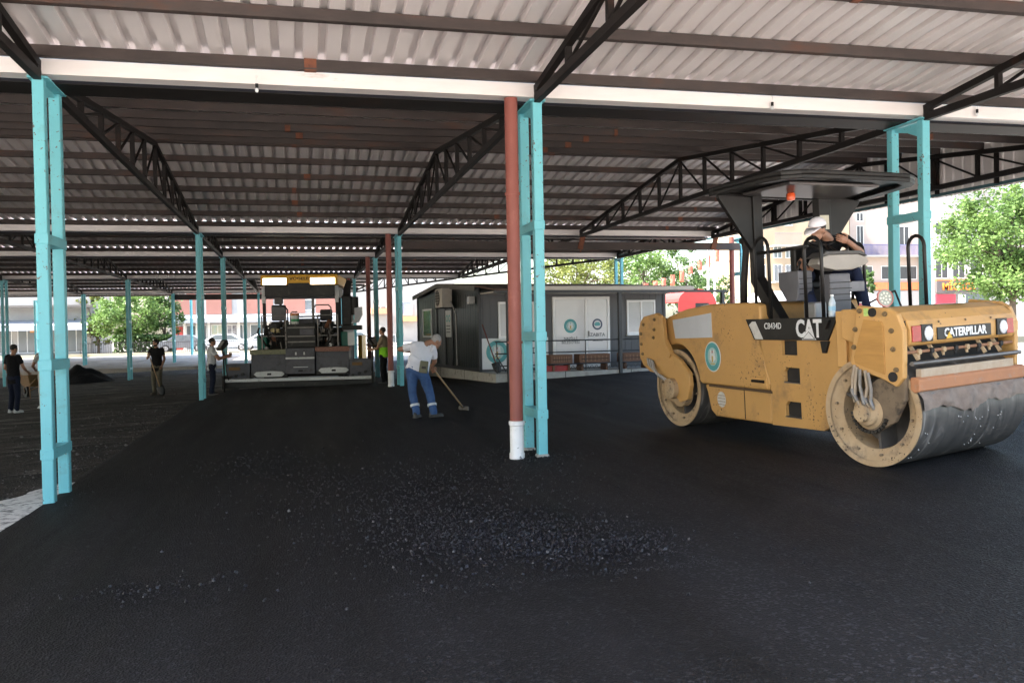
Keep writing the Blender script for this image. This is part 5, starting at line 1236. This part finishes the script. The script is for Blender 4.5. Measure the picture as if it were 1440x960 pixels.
# 6: man in a high-visibility vest at the right control box
P6 = (5.22,17.3); person((*P6, zin(*P6)-.03), CY, stand((-.98,.1), 1.78, wrr=(.10,.42,1.08), elr=(.25,.14,1.1), wrl=(-.12,.40,1.05), ell=(-.25,.14,1.1)), dict(shirt=cloth('tan_shirt', (.32,.25,.17), (.25,.19,.13)), trousers=BLT, shoes=SHB, hair=hairm('dark_hair', (.022,.017,.014)), vest=cloth('lime_vest', (.33,.80,.05), (.27,.68,.04)), vesttop=.24), 'man in a lime green vest at the right control box behind the red pipe')
# 7: roller driver; joints in the roller's own frame (x across, y back, z up)
J7 = dict(hr=(.72,1.92,2.06), hl=(.98,1.92,2.06), knr=(.44,1.62,1.99), knl=(1.12,1.54,2.02), anr=(.42,1.46,1.62), anl=(1.13,1.42,1.62), toer=(.40,1.28,1.54), toel=(1.15,1.24,1.54),
    shr=(.62,1.62,2.37), shl=(1.08,1.68,2.45), neck=(.77,1.60,2.48), head=(.59,1.53,2.555), elr=(.46,1.70,2.17), wrr=(.47,1.58,2.07), ell=(1.15,1.47,2.27), wrl=(.88,1.36,2.40),
    front=(-.2,-1,-.25), look=(-.90,-.36,-.25), hdr=(.02,-.4,.1), hdl=(-.8,-.15,.25), thl=(0,-.3,1), thr=(.5,0,.6), curll=.6, curlr=.9)
for k in list(J7):
    if k[:2] in ('kn','an','to') : J7[k] = tuple(J7[k])
drv = person((0,0,0), 0, {k: (tuple(V(v)-V((.85,1.9,1.5))) if not (k.startswith(('look','front','hd','th','curl'))) else v) for k, v in J7.items()}, dict(shirt=BLT, trousers=cloth('dark_denim', (.02,.027,.06), (.012,.016,.036)), shoes=mat('grey_shoe', (.22,.22,.23), .7), hair=hairm('dark_hair', (.022,.017,.014)), cap=cloth('white_cap', (.78,.75,.78), (.72,.69,.72), .1), beard=False, near=True, size=1.10, belly=.05, sleeve=.8), 'driver in white cap and black T-shirt leaning out sideways on the roller')
drv.location = RW((.85,1.9,1.5)); drv.rotation_euler = roller.rotation_euler

# ------------------------------------------------------------------ the street round the yard
def on(u, y): return W(u, 470, y).x
GZ = .31
def px_z(v, u, y): return W(u, v, y).z
GLS = glass_mat('shop_glass', (.10,.12,.13), .08)
FRM = mat('frame_white', (.72,.72,.70), .5)
def bx(name, lo, hi, m, parent=None, bevel=0):
    mb = MB(); mb.box(lo, hi); return mb.build(name, m, parent, bevel=bevel)
def building(name, u0, u1, y, top, wallm, label, depth=9, roofm=None):
    """facade parallel to the yard; local x along the facade, y back, z up"""
    x0, x1 = on(u0, y), on(u1, y)
    r = empty(name, (x0, y, GZ-.1), 0, label, 'building'); w_ = x1-x0
    wl = bx('wall', (0,0,0), (w_,depth,top), wallm, r)
    bx('parapet', (-.1,-.1,top+.002), (w_+.1,depth+.1,top+.35), roofm or wallm, r)
    r['w'] = w_
    return r, w_, (lambda u, y=y, x0=x0: on(u, y)-x0), (lambda v, u=(u0+u1)/2, y=y: px_z(v, u, y)-GZ+.1)
def fwin(r, x0, x1, z0, z1, m=None, name='window', mull=1, frame=FRM):
    t = .07; f = MB(); y = -.05
    f.box((x0,y,z0),(x1,-.002,z0+t)); f.box((x0,y,z1-t),(x1,-.002,z1)); f.box((x0,y,z0+t),(x0+t,-.002,z1-t)); f.box((x1-t,y,z0+t),(x1,-.002,z1-t))
    for k in range(mull): xm = x0+(x1-x0)*(k+1)/(mull+1); f.box((xm-.03,y,z0+t),(xm+.03,-.002,z1-t))
    o = f.build(name, frame, r); bx('pane', (x0+t,-.03,z0+t), (x1-t,-.012,z1-t), m or GLS, o); return o
def awning(r, x0, x1, z, dz, out, m):
    mb = MB(); mb.hexa([(x0,-out,z-dz),(x1,-out,z-dz),(x1,0,z),(x0,0,z),(x0,-out,z-dz+.08),(x1,-out,z-dz+.08),(x1,0,z+.08),(x0,0,z+.08)]); mb.box((x0,-out-.03,z-dz-.35),(x1,-out-.001,z-dz+.07)); return mb.build('awning', m, r)
WW = mat('white_render', (.36,.35,.335), .9, c2=(.29,.28,.27), scale=.8); SAL = mat('salmon_render', (.30,.14,.11), .9, c2=(.26,.12,.095), scale=.7); CRM = mat('cream_render', (.36,.28,.19), .9, c2=(.31,.24,.165), scale=.6); PINKR = mat('pale_pink_render', (.40,.33,.29), .9, c2=(.34,.28,.25), scale=.6)
AWN = mat('awning_white', (.34,.36,.40), .7, c2=(.28,.30,.335), scale=3)
# left: white shop row
r, w_, ux, vz = building('shop_row', -90, 128, 74, 6.5, WW, 'white single-storey shop row with grey awning at the far left of the street')
awning(r, 0, w_+.2, 3.0, .5, 2.2, AWN)
bx('roof_overhang', (0,-1.6,4.15), (w_+.5,-.02,4.35), mat('eave_shade', (.12,.11,.10), .8), r)  # dark colour paints in the shade under the roof edge
for i in range(6):
    x = .4+i*(w_-.4)/6; fwin(r, x, x+w_/6-.5, .2, 2.35, mull=1)
sg_ = bx('shop_sign', (w_*.60,-.12,2.0), (w_*.70,-.06,2.35), mat('orange_sign', (.6,.28,.08), .6), r)
# salmon building behind the parked cars
r, w_, ux, vz = building('salmon_building', 236, 480, 80, 10, WW, 'pale building with salmon wall panels, white awning and shop fronts behind the parked cars')
for u0, u1 in ((246,276),(291,327),(346,385),(400,430),(445,476)):
    bx('salmon_panel', (ux(u0),-.06,vz(441)), (ux(u1),-.003,vz(392)), SAL, r)
awning(r, 0, w_, vz(443), .35, 1.6, AWN)
bx('red_shutter', (ux(247),-.08,.1), (ux(258),-.003,2.35), mat('shutter_red', (.42,.05,.04), .6, scale=12, stretch=(1,1,9)), r)
for u0, u1, mm in ((262,276,None),(280,291,None),(297,316,mat('goods_teal', (.25,.42,.42), .6, c2=(.5,.38,.2), scale=1.5)),(319,334,mat('goods_mixed', (.42,.40,.40), .7, c2=(.06,.06,.08), scale=2.2)),(337,347,None),(352,375,None),(390,425,None),(440,470,None)):
    fwin(r, ux(u0), ux(u1), .15, 2.5, mm, 'shop_front', 1)
for u in (260,278,294,336,378,430): bx('pillar', (ux(u)-.12,-.22,0), (ux(u)+.12,-.003,2.9), FRM, r)
for u0, u1 in ((416,440),(452,470)): fwin(r, ux(u0), ux(u1), vz(437), vz(422), name='upper_window')
# middle: far white block
r, w_, ux, vz = building('white_block', 476, 640, 96, 11, WW, 'bright white block beyond the paver with an orange shop canopy')
bx('canopy_board', (ux(522),-.9,vz(441)), (ux(546),-.003,vz(433)), mat('dusty_orange', (.62,.33,.2), .8), r); fwin(r, ux(528), ux(544), vz(437.5)+.0, vz(430)); bx('orange_canopy', (ux(562),-.8,vz(452)), (ux(586),-.003,vz(445)), mat('orange_canopy', (.7,.32,.16), .8), r)
fwin(r, ux(566), ux(580), vz(443), vz(424), mat('poster_blue', (.22,.25,.32), .6, c2=(.3,.33,.4)), 'poster_panel', 0)
for u0 in (484,496,508,552,592,606): fwin(r, ux(u0), ux(u0+8), vz(496), vz(470), name='shop_front')
# right: apartment houses
r, w_, ux, vz = building('apartment_house', 1056, 1196, 84, 17, CRM, 'cream apartment house with balconies behind the roller canopy')
for v1, v0 in ((300,318),(345,363),(372,396),(414,434)):
    for u0, u1 in ((1066,1078),(1089,1101),(1106,1116),(1150,1162),(1172,1184)): fwin(r, ux(u0), ux(u1), vz(v0), vz(v1))
for v1, v0 in ((376,396),(330,346)):
    b_ = bx('balcony', (ux(1084),-1.3,vz(v0)-.15), (ux(1122),-.003,vz(v0)), WW, r)
    mb = MB(); mb.box((ux(1084),-1.3,vz(v1)),(ux(1122),-1.25,vz(v1)+.06)); n = 26
    for k in range(n): x = ux(1084)+(ux(1122)-ux(1084))*k/n; mb.box((x,-1.29,vz(v0)),(x+.03,-1.26,vz(v1)))
    mb.build('balcony_rail', mat('rail_grey', (.2,.2,.22), .5), b_)
r, w_, ux, vz = building('balcony_block', 1197, 1312, 86, 19, PINKR, 'pale block with a blue balcony railing above an orange shop band')
for v1, v0 in ((300,312),(318,345),):
    for u0, u1 in ((1206,1216),(1252,1262),(1266,1280),(1296,1306)): fwin(r, ux(u0), ux(u1), vz(v0), vz(v1), mat('dark_pane', (.05,.05,.055), .2))
for u0, u1 in ((1206,1228),(1240,1262),(1266,1290)): fwin(r, ux(u0), ux(u1), vz(393), vz(374), mat('dark_pane', (.05,.05,.055), .2), 'wide_window')
b_ = bx('balcony', (ux(1200),-1.4,vz(360)-.2), (ux(1300),-.003,vz(360)), WW, r)
mb = MB(); mb.box((ux(1200),-1.4,vz(346)),(ux(1300),-1.34,vz(346)+.08))
for k in range(60): x = ux(1200)+(ux(1300)-ux(1200))*k/60; mb.box((x,-1.39,vz(360)),(x+.05,-1.36,vz(346)))
mb.build('balcony_rail', mat('rail_blue', (.05,.06,.22), .5), b_)
bx('shop_band', (ux(1228),-.4,vz(408)), (ux(1296),-.003,vz(397)), mat('band_orange', (.62,.20,.07), .6), r); bx('shop_base', (ux(1228),-.3,0), (ux(1296),-.003,vz(409)), mat('shop_grey', (.35,.33,.32), .7), r)
r, w_, ux, vz = building('supermarket', 1313, 1480, 84, 18, WW, 'white block with an orange lettered supermarket sign and red shutter behind the right tree')
for u0 in (1316,1340,1365,1395,1425):
    for v1, v0 in ((314,330),(365,391)): fwin(r, ux(u0), ux(u0+18), vz(v0), vz(v1), mat('dark_pane', (.05,.05,.055), .2))
sb = bx('sign_board', (ux(1315.5),-.35,vz(411)), (ux(1385),-.003,vz(394.5)), mat('sign_dark', (.10,.085,.085), .6), r)
text('sign_lettering', 'MİGROS', 1.32, mat('sign_orange', (.85,.20,.02), .5), sb, (ux(1346),-.42,vz(403.2)), (1,0,0), (0,0,1), .06, .012, .98)
bx('sign_rim', (ux(1315.5),-.36,vz(394.4)), (ux(1385),-.003,vz(393.3)), MATS['sign_orange'], r)
bx('red_shutter', (ux(1316),-.2,0), (ux(1343),-.003,vz(413)), mat('shutter_crimson', (.45,.03,.05), .6), r); bx('entrance', (ux(1352),-.1,0), (ux(1385),-.003,vz(413)), GLS, r)
mb = MB(); c_ = (ux(1349), -.5, 0); mb.tube((c_[0],-.5,0),(c_[0],-.5,vz(414)), .45, n=14); mb.build('column', FRM, r, smooth=True)
# trees: tapered trunk, limbs, crown of leaf clumps with gaps
def leaf_mat(name, c, c2):
    m, nt, b = nodes_of(name); N, L = nt.nodes, nt.links
    tc = N.new('ShaderNodeTexCoord'); n = N.new('ShaderNodeTexNoise'); n.inputs['Scale'].default_value = .9; n.inputs['Detail'].default_value = 5; L.new(tc.outputs['Object'], n.inputs[0])
    r = N.new('ShaderNodeValToRGB'); r.color_ramp.elements[0].position = .35; r.color_ramp.elements[1].position = .65; r.color_ramp.elements[0].color = (*c2,1); r.color_ramp.elements[1].color = (*c,1)
    L.new(n.outputs[0], r.inputs[0]); L.new(r.outputs[0], b.inputs['Base Color']); b.inputs['Roughness'].default_value = .55; b.inputs['Specular IOR Level'].default_value = .3
    t = N.new('ShaderNodeBsdfTranslucent'); L.new(r.outputs[0], t.inputs[0]); mx = N.new('ShaderNodeMixShader'); mx.inputs[0].default_value = .35
    L.new(b.outputs[0], mx.inputs[1]); L.new(t.outputs[0], mx.inputs[2]); L.new(mx.outputs[0], N['Material Output'].inputs[0]); MATS[name] = m; return m
LF1 = leaf_mat('leaf_fresh', (.13,.21,.055), (.075,.14,.035)); LF2 = leaf_mat('leaf_dark', (.085,.15,.04), (.05,.095,.03)); LF3 = leaf_mat('leaf_yellowish', (.17,.19,.04), (.09,.12,.03))
BARK = mat('bark', (.12,.09,.065), .9, c2=(.06,.045,.035), scale=9, bump=.4, bscale=20)
def tree(x, y, z, h, rad, zb, label, seed=0, lm=None, n=60, per=60, leaf=.22, name='tree', group='trees along the street'):
    rn = random.Random(seed); root = empty(name, (x, y, z), 0, label, 'tree', group)
    mb = MB(); tr = .16*h/7
    mb.path([(0,0,-.3),(.03,.02,zb*.5),(.0,-.03,zb),(.05,.03,(zb+h)*.55)], [tr*1.25,tr,tr*.8,tr*.4], 12)
    mb.build('trunk', BARK, root, smooth='all')
    cz = (zb+h)/2; hz = (h-zb)/2; cl = []
    while len(cl) < n:
        p = V((rn.uniform(-1,1), rn.uniform(-1,1), rn.uniform(-1,1)))
        if p.length > 1 or p.length < .35: continue
        k = 1+.42*noise.noise(p*1.9+V((seed*1.7,0,0)))
        cl.append(V((p.x*rad*k, p.y*rad*k, cz+p.z*hz*k)))
    mb = MB()
    for c in cl[::4]:
        s = V((0,0,rn.uniform(zb*.8, cz))); mb.path([s, s.lerp(c,.5)+V((0,0,.1)), c], [tr*.35,tr*.2,.015], 6)
    mb.build('limb', BARK, root, smooth='all')
    mb = MB()
    for c in cl:
        cr = rn.uniform(.3,.85)*rad*.33
        for _ in range(per):
            p = c + V((rn.gauss(0,.5), rn.gauss(0,.5), rn.gauss(0,.42)))*cr
            a = V((rn.gauss(0,1), rn.gauss(0,1), rn.gauss(0,.5))).normalized(); b = a.cross(V((rn.gauss(0,1), rn.gauss(0,1), rn.gauss(0,1)))).normalized()
            s = leaf*rn.uniform(.45,1.35)
            mb.quad(p-a*s*.5, p+b*s*.32, p+a*s*.5, p-b*s*.32)
    me = bpy.data.meshes.new('crown'); mb.bm.to_mesh(me); mb.bm.free(); me.materials.append(lm or LF1)
    o = bpy.data.objects.new('crown', me); COL.objects.link(o); o.parent = root
    return root
def tree_at(u, y, vtop, vbot, upx, *a, **k):
    x = on(u, y); h = px_z(vtop, u, y)-GZ; zb = px_z(vbot, u, y)-GZ; dpt = (V((x,y,0))-CAMP).dot(V(ROWS[1]))
    return tree(x, y, GZ-.05, h, upx/FPX*dpt, zb, *a, **k)
tree_at(1424, 30, 262, 420, 92, 'leafy green tree with a pale trunk right of the roller before the supermarket', 1, LF1, 170, 120, .23)
tree_at(182, 70, 405, 478, 50, 'bushy green tree left of the bearded man, beyond the yard', 2, LF1, 90, 90, .26)
tree_at(232, 72, 400, 482, 30, 'narrower green tree just left of the salmon building', 3, LF2, 60, 80, .26)
tree_at(138, 74, 410, 480, 24, 'small pale tree beside the end of the white shop row', 4, LF3, 40, 70, .26)
tree_at(812, 58, 335, 436, 62, 'broad yellowish tree showing above the cabin roof beside the teal post', 5, LF3, 90, 90, .25)
tree_at(905, 62, 328, 436, 56, 'yellow green tree above the cabin roof behind the flags', 6, LF1, 90, 90, .25)
tree_at(965, 60, 352, 446, 40, 'dark green tree behind the two pale lamp poles', 7, LF2, 70, 90, .22)
tree_at(1018, 66, 388, 440, 20, 'smallest tree, right of the pale lamp poles', 8, LF2, 40, 60, .2)
tree_at(1216, 60, 372, 425, 17, 'small round tree under the blue balcony', 9, LF2, 40, 70, .2)
# pale lamp poles and a line of flags
for u, lb in ((997,'left one of the two slim pale lamp poles beside the flags'),(1006,'right one of the two slim pale lamp poles beside the flags')):
    y = 44; r = empty('lamp_pole', (on(u,y), y, zg(on(u,y), y)-.1), 0, lb, 'lamp pole', 'pale lamp poles'); mb = MB(); mb.path([(0,0,0),(0,0,3),(0,0,7.5),(.1,0,8.1),(.7,0,8.4)], [.10,.085,.06,.05,.045], 12); mb.build('pole', mat('pale_pole', (.62,.62,.6), .5), r, smooth='all')
    mb = MB(); mb.ell((1.0,0,8.42), (.35,.13,.08)); mb.build('lantern', FRM, r, smooth='all'); mb = MB(); mb.cbox((0,0,.1),(.35,.35,.2)); mb.build('base', CONC, r)
fl = empty('flag_string', (on(875,47), 47, 0), 0, 'string of faded red pennants hanging before the trees', 'flags')
FLG = mat('flag_red', (.55,.16,.10), .8, c2=(.42,.11,.07), scale=2)
pts = []
for k in range(25):
    t = k/24; P = W(865+150*t, 404-58*t+14*math.sin(math.pi*t), 47); pts.append(P-fl.location)
mb = MB(); mb.path(pts, .012, 5); mb.build('cord', DARK, fl)
rn = random.Random(5)
for k in range(1, 24, 2):
    mb = MB(); p = pts[k]; L_ = rn.uniform(.55,1.0); wv_ = rn.uniform(-.12,.12); g = []
    for i in range(5): g.append([p+V((-.17+wv_*i*.12, .03*math.sin(i*1.7+k), -L_*i/4)), p+V((.17+wv_*i*.12, .03*math.cos(i*1.3+k), -L_*i/4))])
    for a_, b_ in zip(g, g[1:]): mb.quad(a_[0], a_[1], b_[1], b_[0])
    o = mb.build('pennant', FLG, fl, smooth='all'); o.modifiers.new('t','SOLIDIFY').thickness = .006
# red market stall right of the cabin
y = 24; x = on(968, y); r = empty('red_stall', (x, y, zg(x,y)-.05), 0, 'red arched canvas stall behind the right end of the cabin', 'stall')
mb = MB(); g = []
for i in range(13):
    a = math.pi*i/12; g.append([(-.85*math.cos(a), -.9, 2.35+.55*math.sin(a)), (-.85*math.cos(a), .9, 2.35+.55*math.sin(a))])
for a_, b_ in zip(g, g[1:]): mb.quad(a_[0], a_[1], b_[1], b_[0])
mb.poly([q[0] for q in g]); mb.poly([q[1] for q in g]); mb.box((-.86,-.92,1.95),(.86,-.9,2.35)); RC = mat('red_canvas', (.50,.045,.04), .75, c2=(.42,.035,.03), scale=2)
mb.build('canopy', RC, r)
for sx in (-.82,.82):
    for sy in (-.86,.86): bx('leg', (sx-.03,sy-.03,0), (sx+.03,sy+.03,2.36), PDK, r)
bx('counter', (-.8,-.8,.0), (.8,-.3,1.0), RC, r); bx('grill_box', (-.1,-.95,2.0), (.5,-.925,2.3), DARK, r)
# white and red coach standing beyond the roller
y = 31; x = on(1150, y); r = empty('coach', (x, y, zg(x,y)-.05), R_(-6), 'white coach with a red side band standing behind the roller', 'coach')
mb = MB(); mb.prism([(-3.5,.45),(2.9,.45),(3.25,.8),(3.3,1.6),(3.15,2.4),(2.6,3.0),(1.9,3.2),(-3.2,3.2),(-3.5,2.9)], lambda u, v, d: (u, d, v), -1.2, 1.2); bd_ = mb.build('body', mat('coach_white', (.75,.75,.76), .3, c2=(.68,.68,.7), scale=1), r, bevel=.12, seg=4)
bx('side_band', (-3.4,-1.212,1.9), (2.0,-1.202,2.62), mat('coach_red', (.60,.04,.08), .35), bd_); bx('side_window', (-3.2,-1.212,1.3), (2.4,-1.202,1.85), GLS, bd_)
for cx in (-2.3, 2.0):
    for sy in (-1.18, .93): mb = MB(); mb.lathe((cx,sy,.48),(0,1,0),[(0,0),(0,.3),(.0,.48),(.25,.48),(.25,0)],24); wh_ = mb.build('wheel', DARK, r, smooth=True); mb = MB(); mb.lathe((cx,sy-.012,.48),(0,1,0),[(0,0),(0,.26),(.01,.27)],20); mb.build('rim', STL, wh_, smooth=True)
# parked cars
def car(u, y, m, label, flip=1, dark=False):
    x = on(u, y); r = empty('parked_car', (x, y, GZ+.0), 0, label, 'car', 'cars parked along the street')
    pr = [(-2.05,.35),(-2.1,.7),(-1.95,.95),(-1.55,1.02),(-.95,1.42),(.55,1.45),(1.25,1.02),(1.95,.88),(2.1,.62),(2.08,.32)]
    mb = MB(); mb.prism([(u_*flip, v_) for u_, v_ in pr], lambda u, v, d: (u, d, v), -.84, .84); b_ = mb.build('body', m, r, bevel=.07, seg=3, smooth=True)
    mb = MB(); mb.prism([(u_*flip, v_) for u_, v_ in [(-1.42,1.0),(-.92,1.36),(-.25,1.38),(-.25,1.0)]], lambda u, v, d: (u, d, v), -.852, -.842); mb.build('side_window', GLS, b_)
    mb = MB(); mb.prism([(u_*flip, v_) for u_, v_ in [(-.17,1.0),(-.17,1.38),(.5,1.38),(1.08,1.0)]], lambda u, v, d: (u, d, v), -.852, -.842); mb.build('side_window', GLS, b_)
    for cx in (-1.3, 1.3):
        for sy in (-.86,.66):
            mb = MB(); mb.lathe((cx*flip,sy,.31),(0,1,0),[(0,0),(0,.2),(-.0,.31),(.2,.31),(.2,0)],24); w_ = mb.build('wheel', DARK, r, smooth=True)
            mb = MB(); mb.lathe((cx*flip,sy-.012,.31),(0,1,0),[(0,0),(0,.19),(.01,.2)],18); mb.build('rim', mat('alloy', (.5,.5,.52), .35, metal=.7), w_, smooth=True)
    mb = MB(); mb.box(((-2.1*flip)-.03,-.8,.66),((-2.1*flip)+.05,-.5,.82)); mb.build('tail_light', REDL, b_)
    mb = MB(); mb.box(((2.05*flip)-.04,-.8,.6),((2.05*flip)+.04,-.45,.75)); mb.build('headlight', CHR, b_)
car(257, 69, mat('silver_car', (.22,.23,.25), .3, metal=.3, spec=.6), 'silver grey car parked before the red shutter', -1)
car(318, 68, mat('pale_car', (.58,.62,.66), .3, spec=.6), 'pale blue white car parked before the bright shop goods', 1)
car(372, 70, mat('white_car', (.7,.7,.7), .3, spec=.6), 'white car mostly hidden behind the left side of the paver', -1)
car(500, 70, mat('white_van_red', (.66,.64,.64), .3, spec=.6), 'white car seen between the paver and the red pipe', 1)
# low dark railing along the pavement, kerb
def railing(u0, u1, y, label):
    x0, x1 = on(u0, y), on(u1, y); r = empty('street_railing', ((x0+x1)/2, y, GZ), 0, label, 'railing'); h = (x1-x0)/2
    mb = MB(); mb.box((-h,-.02,.88),(h,.02,.93)); mb.box((-h,-.02,.12),(h,.02,.16)); mb.build('rail', PDK, r)
    n = int((x1-x0)/.16); mb = MB()
    for k in range(n): x = -h+.16*k; mb.box((x,-.012,.0),(x+.03,.012,.9))
    mb.build('pickets', PDK, r)['kind'] = 'stuff'
railing(112, 243, 66, 'low dark picket railing under the green trees'); railing(248, 366, 65.5, 'low dark picket railing before the parked cars')
o = bx('kerb', (-70,62.2,.0), (60,62.5,GZ+.12), mat('kerb_stone', (.55,.50,.36), .9, c2=(.45,.42,.34), scale=1.5)); o['kind'] = 'structure'
# last bay of the roof at the far left and the beam closing the yard
bay = (51.83, 61.); mb = MB(); 
for (ya, yb) in ((bay[0]-.1, 56.4), (56.4, 61.1)):
    x = XL
    while x < -5.8:
        za, zb = roofz_l(ya, bay), roofz_l(yb, bay); pr = [(0,0),(.15,0),(.166,.064),(.234,.064),(.25,0)]
        for (p, q), (p2, q2) in zip(pr, pr[1:]): mb.quad((x+p,ya,za+q),(x+p2,ya,za+q2),(x+p2,yb,zb+q2),(x+p,yb,zb+q))
        x += .25
mb.build('roof_sheet', SHEET, shelter)
for y in (52.2, 54.2, 56.2, 58.4, 60.6): bx('purlin', (XL,y-.04,roofz_l(y,bay)-.13), (-5.8,y+.04,roofz_l(y,bay)-.004), PURL, shelter)
bx('edge_beam', (-5.6,51.86,4.12), (6.,51.98,4.50), PURL, shelter)
for X in (-16.5,-5.5): post(X, 61.2, zout(X,61.2))
# heap of hot mix behind the nearest left post and a hand cart beside the two men
hx, hy = on(112, 36), 36
mb = MB(); nx = 26; g = []
for j in range(nx+1):
    row = []
    for i in range(nx+1):
        u, v = -1+2*i/nx, -1+2*j/nx; d = math.sqrt(u*u+v*v)
        z = max(0, (1-d))**.9*.95*(1+.35*noise.noise(V((u*3,v*3,2)))) + .05*noise.noise(V((u*14,v*14,1)))*(1 if d < 1 else 0)
        row.append(mb.bm.verts.new((u*1.7, v*1.5, z-.08)))
    g.append(row)
for j in range(nx):
    for i in range(nx): mb._f([g[j][i], g[j][i+1], g[j+1][i+1], g[j+1][i]])
hp_ = mb.build('asphalt_heap', M_MAT, smooth='all'); hp_.location = (hx, hy, zin(hx,hy)-.05); tag(hp_, 'heap of black asphalt mix behind the nearest left post', 'heap')
cx_, cy_ = -6.6, 24.
wb = empty('wheelbarrow', (cx_, cy_, zin(cx_,cy_)-.055), R_(35), 'ochre wheelbarrow between the two men at the far left', 'wheelbarrow')
OC = mat('ochre_paint', (.20,.11,.04), .7, c2=(.13,.075,.03), scale=6, dirt=(.05,.04,.03), dscale=6, damt=.3)
mb = MB(); mb.hexa([(-.28,-.4,.42),(.28,-.4,.42),(.28,.35,.42),(-.28,.35,.42),(-.42,-.55,.85),(.42,-.55,.85),(.42,.6,.80),(-.42,.6,.80)]); mb.build('tray', OC, wb, bevel=.02)
mb = MB(); mb.lathe((-.05,.75,.2),(1,0,0),[(0,.08),(0,.2),(.1,.2),(.1,.08)],24); mb.build('wheel', DARK, wb, smooth=True)
for sx in (-1,1):
    mb = MB(); mb.path([(sx*.07,.75,.2),(sx*.25,.3,.38),(sx*.30,-.5,.52),(sx*.32,-1.05,.72)], .022, 8); mb.build('handle', OC, wb, smooth='all'); mb = MB(); mb.path([(sx*.28,-.3,.45),(sx*.3,-.42,.0)], .02, 8); mb.build('leg', OC, wb)

# hedge added behind the railing to darken bright gaps under the trees; bulbs on the front gutter
def hedge(u0, u1, y, h, label, m):
    x0, x1 = on(u0, y), on(u1, y); r = empty('hedge', ((x0+x1)/2, y, GZ-.05), 0, label, 'hedge'); hw = (x1-x0)/2; rn = random.Random(int(u0)); mb = MB()
    for k in range(2600):
        p = V((rn.uniform(-hw, hw), rn.gauss(0,.35), h*(1-rn.random()**1.8*.95)*(1+.12*noise.noise(V((k*.01,0,0)))))); a = V((rn.gauss(0,1), rn.gauss(0,1), rn.gauss(0,1))).normalized(); b = a.cross(V((rn.gauss(0,1), rn.gauss(0,1), rn.gauss(0,1)))).normalized(); q = rn.uniform(.1,.2)
        mb.quad(p-a*q, p+b*q*.6, p+a*q, p-b*q*.6)
    me = bpy.data.meshes.new('leaves'); mb.bm.to_mesh(me); mb.bm.free(); me.materials.append(m); o = bpy.data.objects.new('leaves', me); COL.objects.link(o); o.parent = r
    mb = MB()
    for k in range(9): x = -hw+hw*2*k/8; mb.path([(x,0,-.1),(x+.1,.05,h*.5),(x-.05,0,h*.85)], [.05,.035,.015], 6)
    mb.build('stems', BARK, r, smooth='all')
hedge(160, 246, 69, 1.5, 'added dark hedge filling the bright gaps below the trees behind the picket railing', LF2)
for u, v, lb in ((361,124,'small white bulb on the front gutter between the two nearest teal posts'),(1086,150,'small white bulb on the front gutter above the roller canopy'),(1374,160,'small white bulb on the front gutter right of the right teal posts')):
    p = W(u, v-6, -.06); r = empty('hanging_bulb', p, 0, lb, 'bulb', 'bulbs along the front gutter')
    mb = MB(); mb.path([(0,.03,.10),(0,-.02,.05),(0,0,0)], .006, 6); mb.build('wire', WHITE, r); mb = MB(); mb.tube((0,0,.0),(0,0,-.05), .018, n=10); mb.build('socket', BLK, r); mb = MB(); mb.ell((0,0,-.072),(.02,.02,.028)); mb.build('glass', CHR, r, smooth='all')
